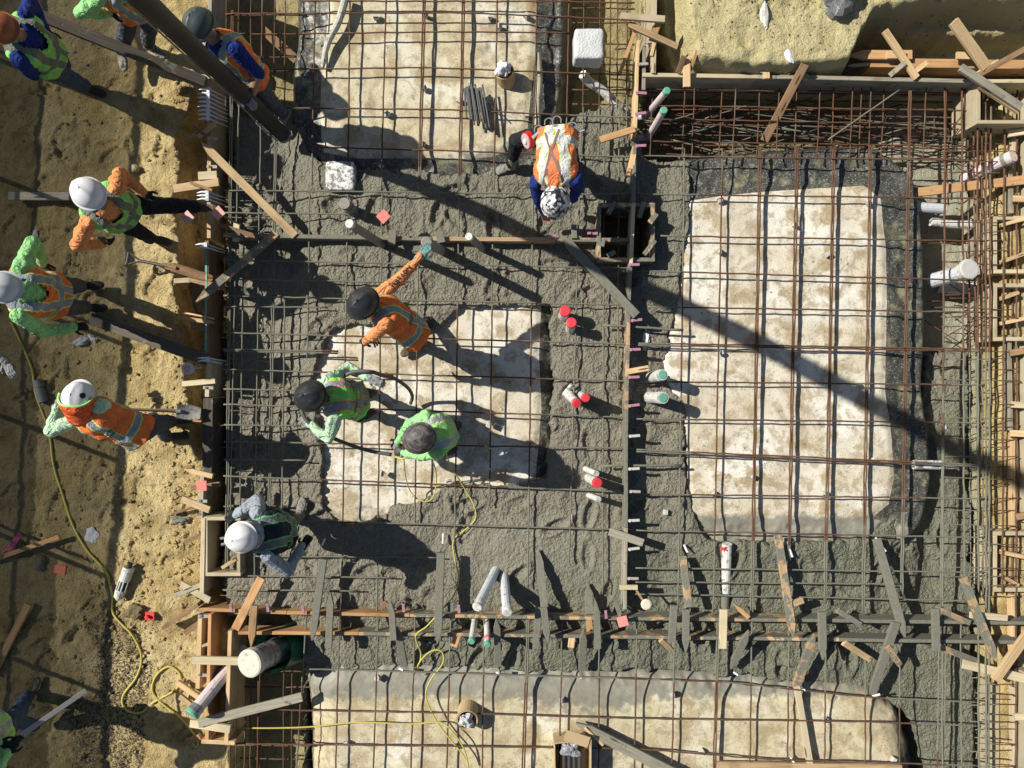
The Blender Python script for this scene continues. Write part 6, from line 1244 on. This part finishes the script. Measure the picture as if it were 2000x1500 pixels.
p5 = person('pale hatted worker in an orange vest at the left edge, hands at his sides', (100, 577, .95), (36, 569, 1.43), (12, 562, 1.60), (1, -.05), [(140, 640, .92), (84, 512, 1.02)], [(178, 602, -.05), (172, 560, -.05)], dict(shirt=LIME, pants=GREYP, boot=BOOT_K), HAT_LG, V_ORG, gl=(GL_BLK, GL_BLK), elb=[(-.1, -.5, -.8), (-.1, .5, -.8)], toe=[(1, 0, 0), (1, .1, 0)], bulk=1.2, armR=1.1)
sleeve_text(p5, 0, 'TERRAPIN', .05, 'arm')
p6 = person('stooping worker in an orange vest and neck shade shovelling at the left form', (268, 842, .90), (164, 800, 1.24), (156, 778, 1.36), (-.30, .95), [(258, 803, .62), (112, 797, .95)], [(346, 822, -.05), (333, 852, -.05)], dict(shirt=MINT, pants=GREYP, boot=BOOT_B), HAT_W, V_ORG, gl=(GL_BLK, GL_GRY), elb=[(.8, -.4, .0), (-.8, -.5, .1)], toe=[(1, .2, 0), (1, 0, 0)], kneep=[(0, 1, 0), (0, 1, 0)], bulk=1.17, curl=(1, 1))
back_text(p6, t=.5); sleeve_text(p6, 0, 'TERRAPIN', .06, 'arm', f=.55)
q = p6; mb = MB(); vs = []; NN = 26; RR = 11; edge = []
for r_i in range(RR):
    for k in range(NN):
        a = math.pi * (.97 + 1.06 * k / (NN - 1)); top = .22 + .72 * max(0, -math.sin(a)); s_ = r_i / 5
        if r_i <= 5: ph = top * (1 - s_); kk = 1.035; pt_ = q['hc'] + q['HR'] * math.cos(a) * math.cos(ph) * .150 * kk + q['FF'] * math.sin(a) * math.cos(ph) * .168 * kk + q['Hd'] * (.126 * math.sin(ph) + .004)
        else: d2 = (r_i - 5) / 5; rr = 1.06 + .16 * d2 + .03 * math.sin(k * 1.6) * d2; pt_ = q['hc'] + q['HR'] * math.cos(a) * .150 * rr + q['FF'] * math.sin(a) * (.168 * rr + .045 * d2) - q['Hd'] * .13 * d2
        vs.append(pt_)
        if r_i == 0: edge.append(pt_)
mb.add(vs, [(r * NN + k, r * NN + k + 1, (r + 1) * NN + k + 1, (r + 1) * NN + k) for r in range(RR - 1) for k in range(NN - 1)]); o = mb.build('neck_shade', m_cloth('neck_shade_cloth', (.90, .16, .05)), q['root'], smooth=True); o.modifiers.new('t', 'SOLIDIFY').thickness = .006
mb = MB(); tube(mb, edge, .011, 6); mb.build('hat_band', m_plain('lime_elastic', (.45, .80, .28), .6), q['root'])
mb = MB(); a = 3.9; c = q['hc'] + q['Hd'] * .085 + q['HR'] * .085 + q['FF'] * .01; n_ = (c - q['hc']).normalized(); tube(mb, [c + n_ * .004, c + n_ * .018], .026, 14); mb.build('sticker', TXT, q['root'])
p1 = person('worker in an orange brown hat and lime vest over blue, holding the dark timber', (88, 108, .94), (40, 68, 1.40), (8, 58, 1.55), (.95, -.15), [(96, 104, .98), (92, 62, 1.02)], [(178, 176, -.05), (138, 160, -.05)], dict(shirt=BL_SHIRT, pants=JEANS, boot=BOOT_K), HAT_O, V_GRNB, gl=(GL_BLK, GL_BLK), elb=[(-.5, -.8, -.1), (-.3, .8, -.2)], toe=[(1, -.4, 0), (1, -.3, 0)], bulk=1.17, curl=(1, 1))
p2 = person('worker in dark trousers at the top edge beside the hanging pump hose', (262, 8, .93), (225, -34, 1.38), (205, -60, 1.53), (.6, -.7), [(214, 25, 1.05), (268, -20, 1.1)], [(238, 118, -.05), (298, 100, -.05)], dict(shirt=LIME, pants=GREYP, boot=BOOT_G), m_hat('red_hat', (.45, .05, .04)), V_ORG, gl=(GL_BLK, GL_BLK), toe=[(.1, -1, 0), (.8, -.6, 0)], kneep=[(.5, -.8, .1), (.8, -.5, .1)])
p3 = person('worker in an orange vest over blue, guiding the pump hose with his hands', (486, 148, .90), (424, 78, 1.36), (392, 52, 1.50), (-.45, -.9), [(480, 190, 1.02), (492, 186, .95)], [(528, 205, -.05), (560, 228, -.05)], dict(shirt=BL_SHIRT, pants=GREYP, boot=BOOT_G), m_hat('dark_green_hat', (.05, .07, .07), .4, .3), V_ORG, gl=(GL_GRY, GL_GRY), elb=[(-.5, -.7, -.3), (.9, .2, .1)], bare=True, curl=(.6, .6))
p12 = person('worker at the bottom left corner, mostly outside the photo, holding a grey bar', (-18, 1425, .93), (-75, 1470, 1.38), (-105, 1490, 1.52), (.7, .6), [(15, 1470, 1.05), (0, 1448, 1.05)], [(66, 1352, -.05), (88, 1412, -.05)], dict(shirt=LIME, pants=JEANS, boot=BOOT_B), HAT_W, V_GRN2, gl=(GL_BLK, GL_BLK), toe=[(.4, 1, 0), (.8, .6, 0)])
mb = MB(); plank(mb, P(-20, 1478, 1.12), P(168, 1349, .55), .05, .02); tag(mb.build('screed_bar', STEEL_GREY), 'long thin grey bar held by the worker at the bottom left corner', 'bar')
# gloves of a person just outside the left edge
mb = MB(); capsule(mb, P(-12, 690, .95), P(12, 705, .90), .045, .04); hand(mb, P(12, 706, .9), Vector((.35, -.9, -.1)), Vector((.2, 0, 1)), 1, .5, 1.2); me = fused(mb, .0062, 2)
gr = thing('work_glove', 'grey white work gloves at the left edge above the pipe offcut', 'glove', P(12, 706, .9)); put_mesh('glove_shell', me, GL_GRY, gr)

# vibrator: motor held by the stooping worker and its long hose
vb = thing('concrete_vibrator', 'black concrete vibrator motor with a long grey hose between two workers', 'vibrator', P(790, 884, .7))
mb = MB(); blob(mb, P(785, 880, .72), .085, 5, 10, .08, (1, .75, .8)); mb.build('motor', STEEL_DARK, vb)
mb = MB(); tube(mb, curve([P(770, 872, .72), P(776, 862, .80), P(788, 866, .82), P(796, 884, .80), P(788, 896, .76), P(772, 892, .72)], 5), .011, 6); mb.build('frame', YELLOW_C, vb)
mb = MB(); tube(mb, curve([P(765, 888, .72), P(720, 880, .74), P(670, 864, .82), P(630, 845, .93), P(606, 829, 1.0), P(590, 800, 1.02), P(610, 760, 1.0), P(655, 742, 1.03), P(690, 727, 1.06), P(724, 726, 1.04), P(746, 733, .85), P(772, 740, .62), P(797, 758, .34), P(805, 774, .14), P(802, 788, .05)], 6), .020, 10); mb.build('hose', HOSE_G, vb, smooth=True)
# hat stickers
mb = MB(); q = p3
for s in (-.03, .035): c = q['hc'] + q['Hd'] * .09 + q['HR'] * s - q['FF'] * .05; n_ = (c - q['hc']).normalized(); tube(mb, [c, c + n_ * .012], .028, 12)
mb.build('sticker', m_plain('teal_sticker', (.22, .50, .45), .4), q['root'])
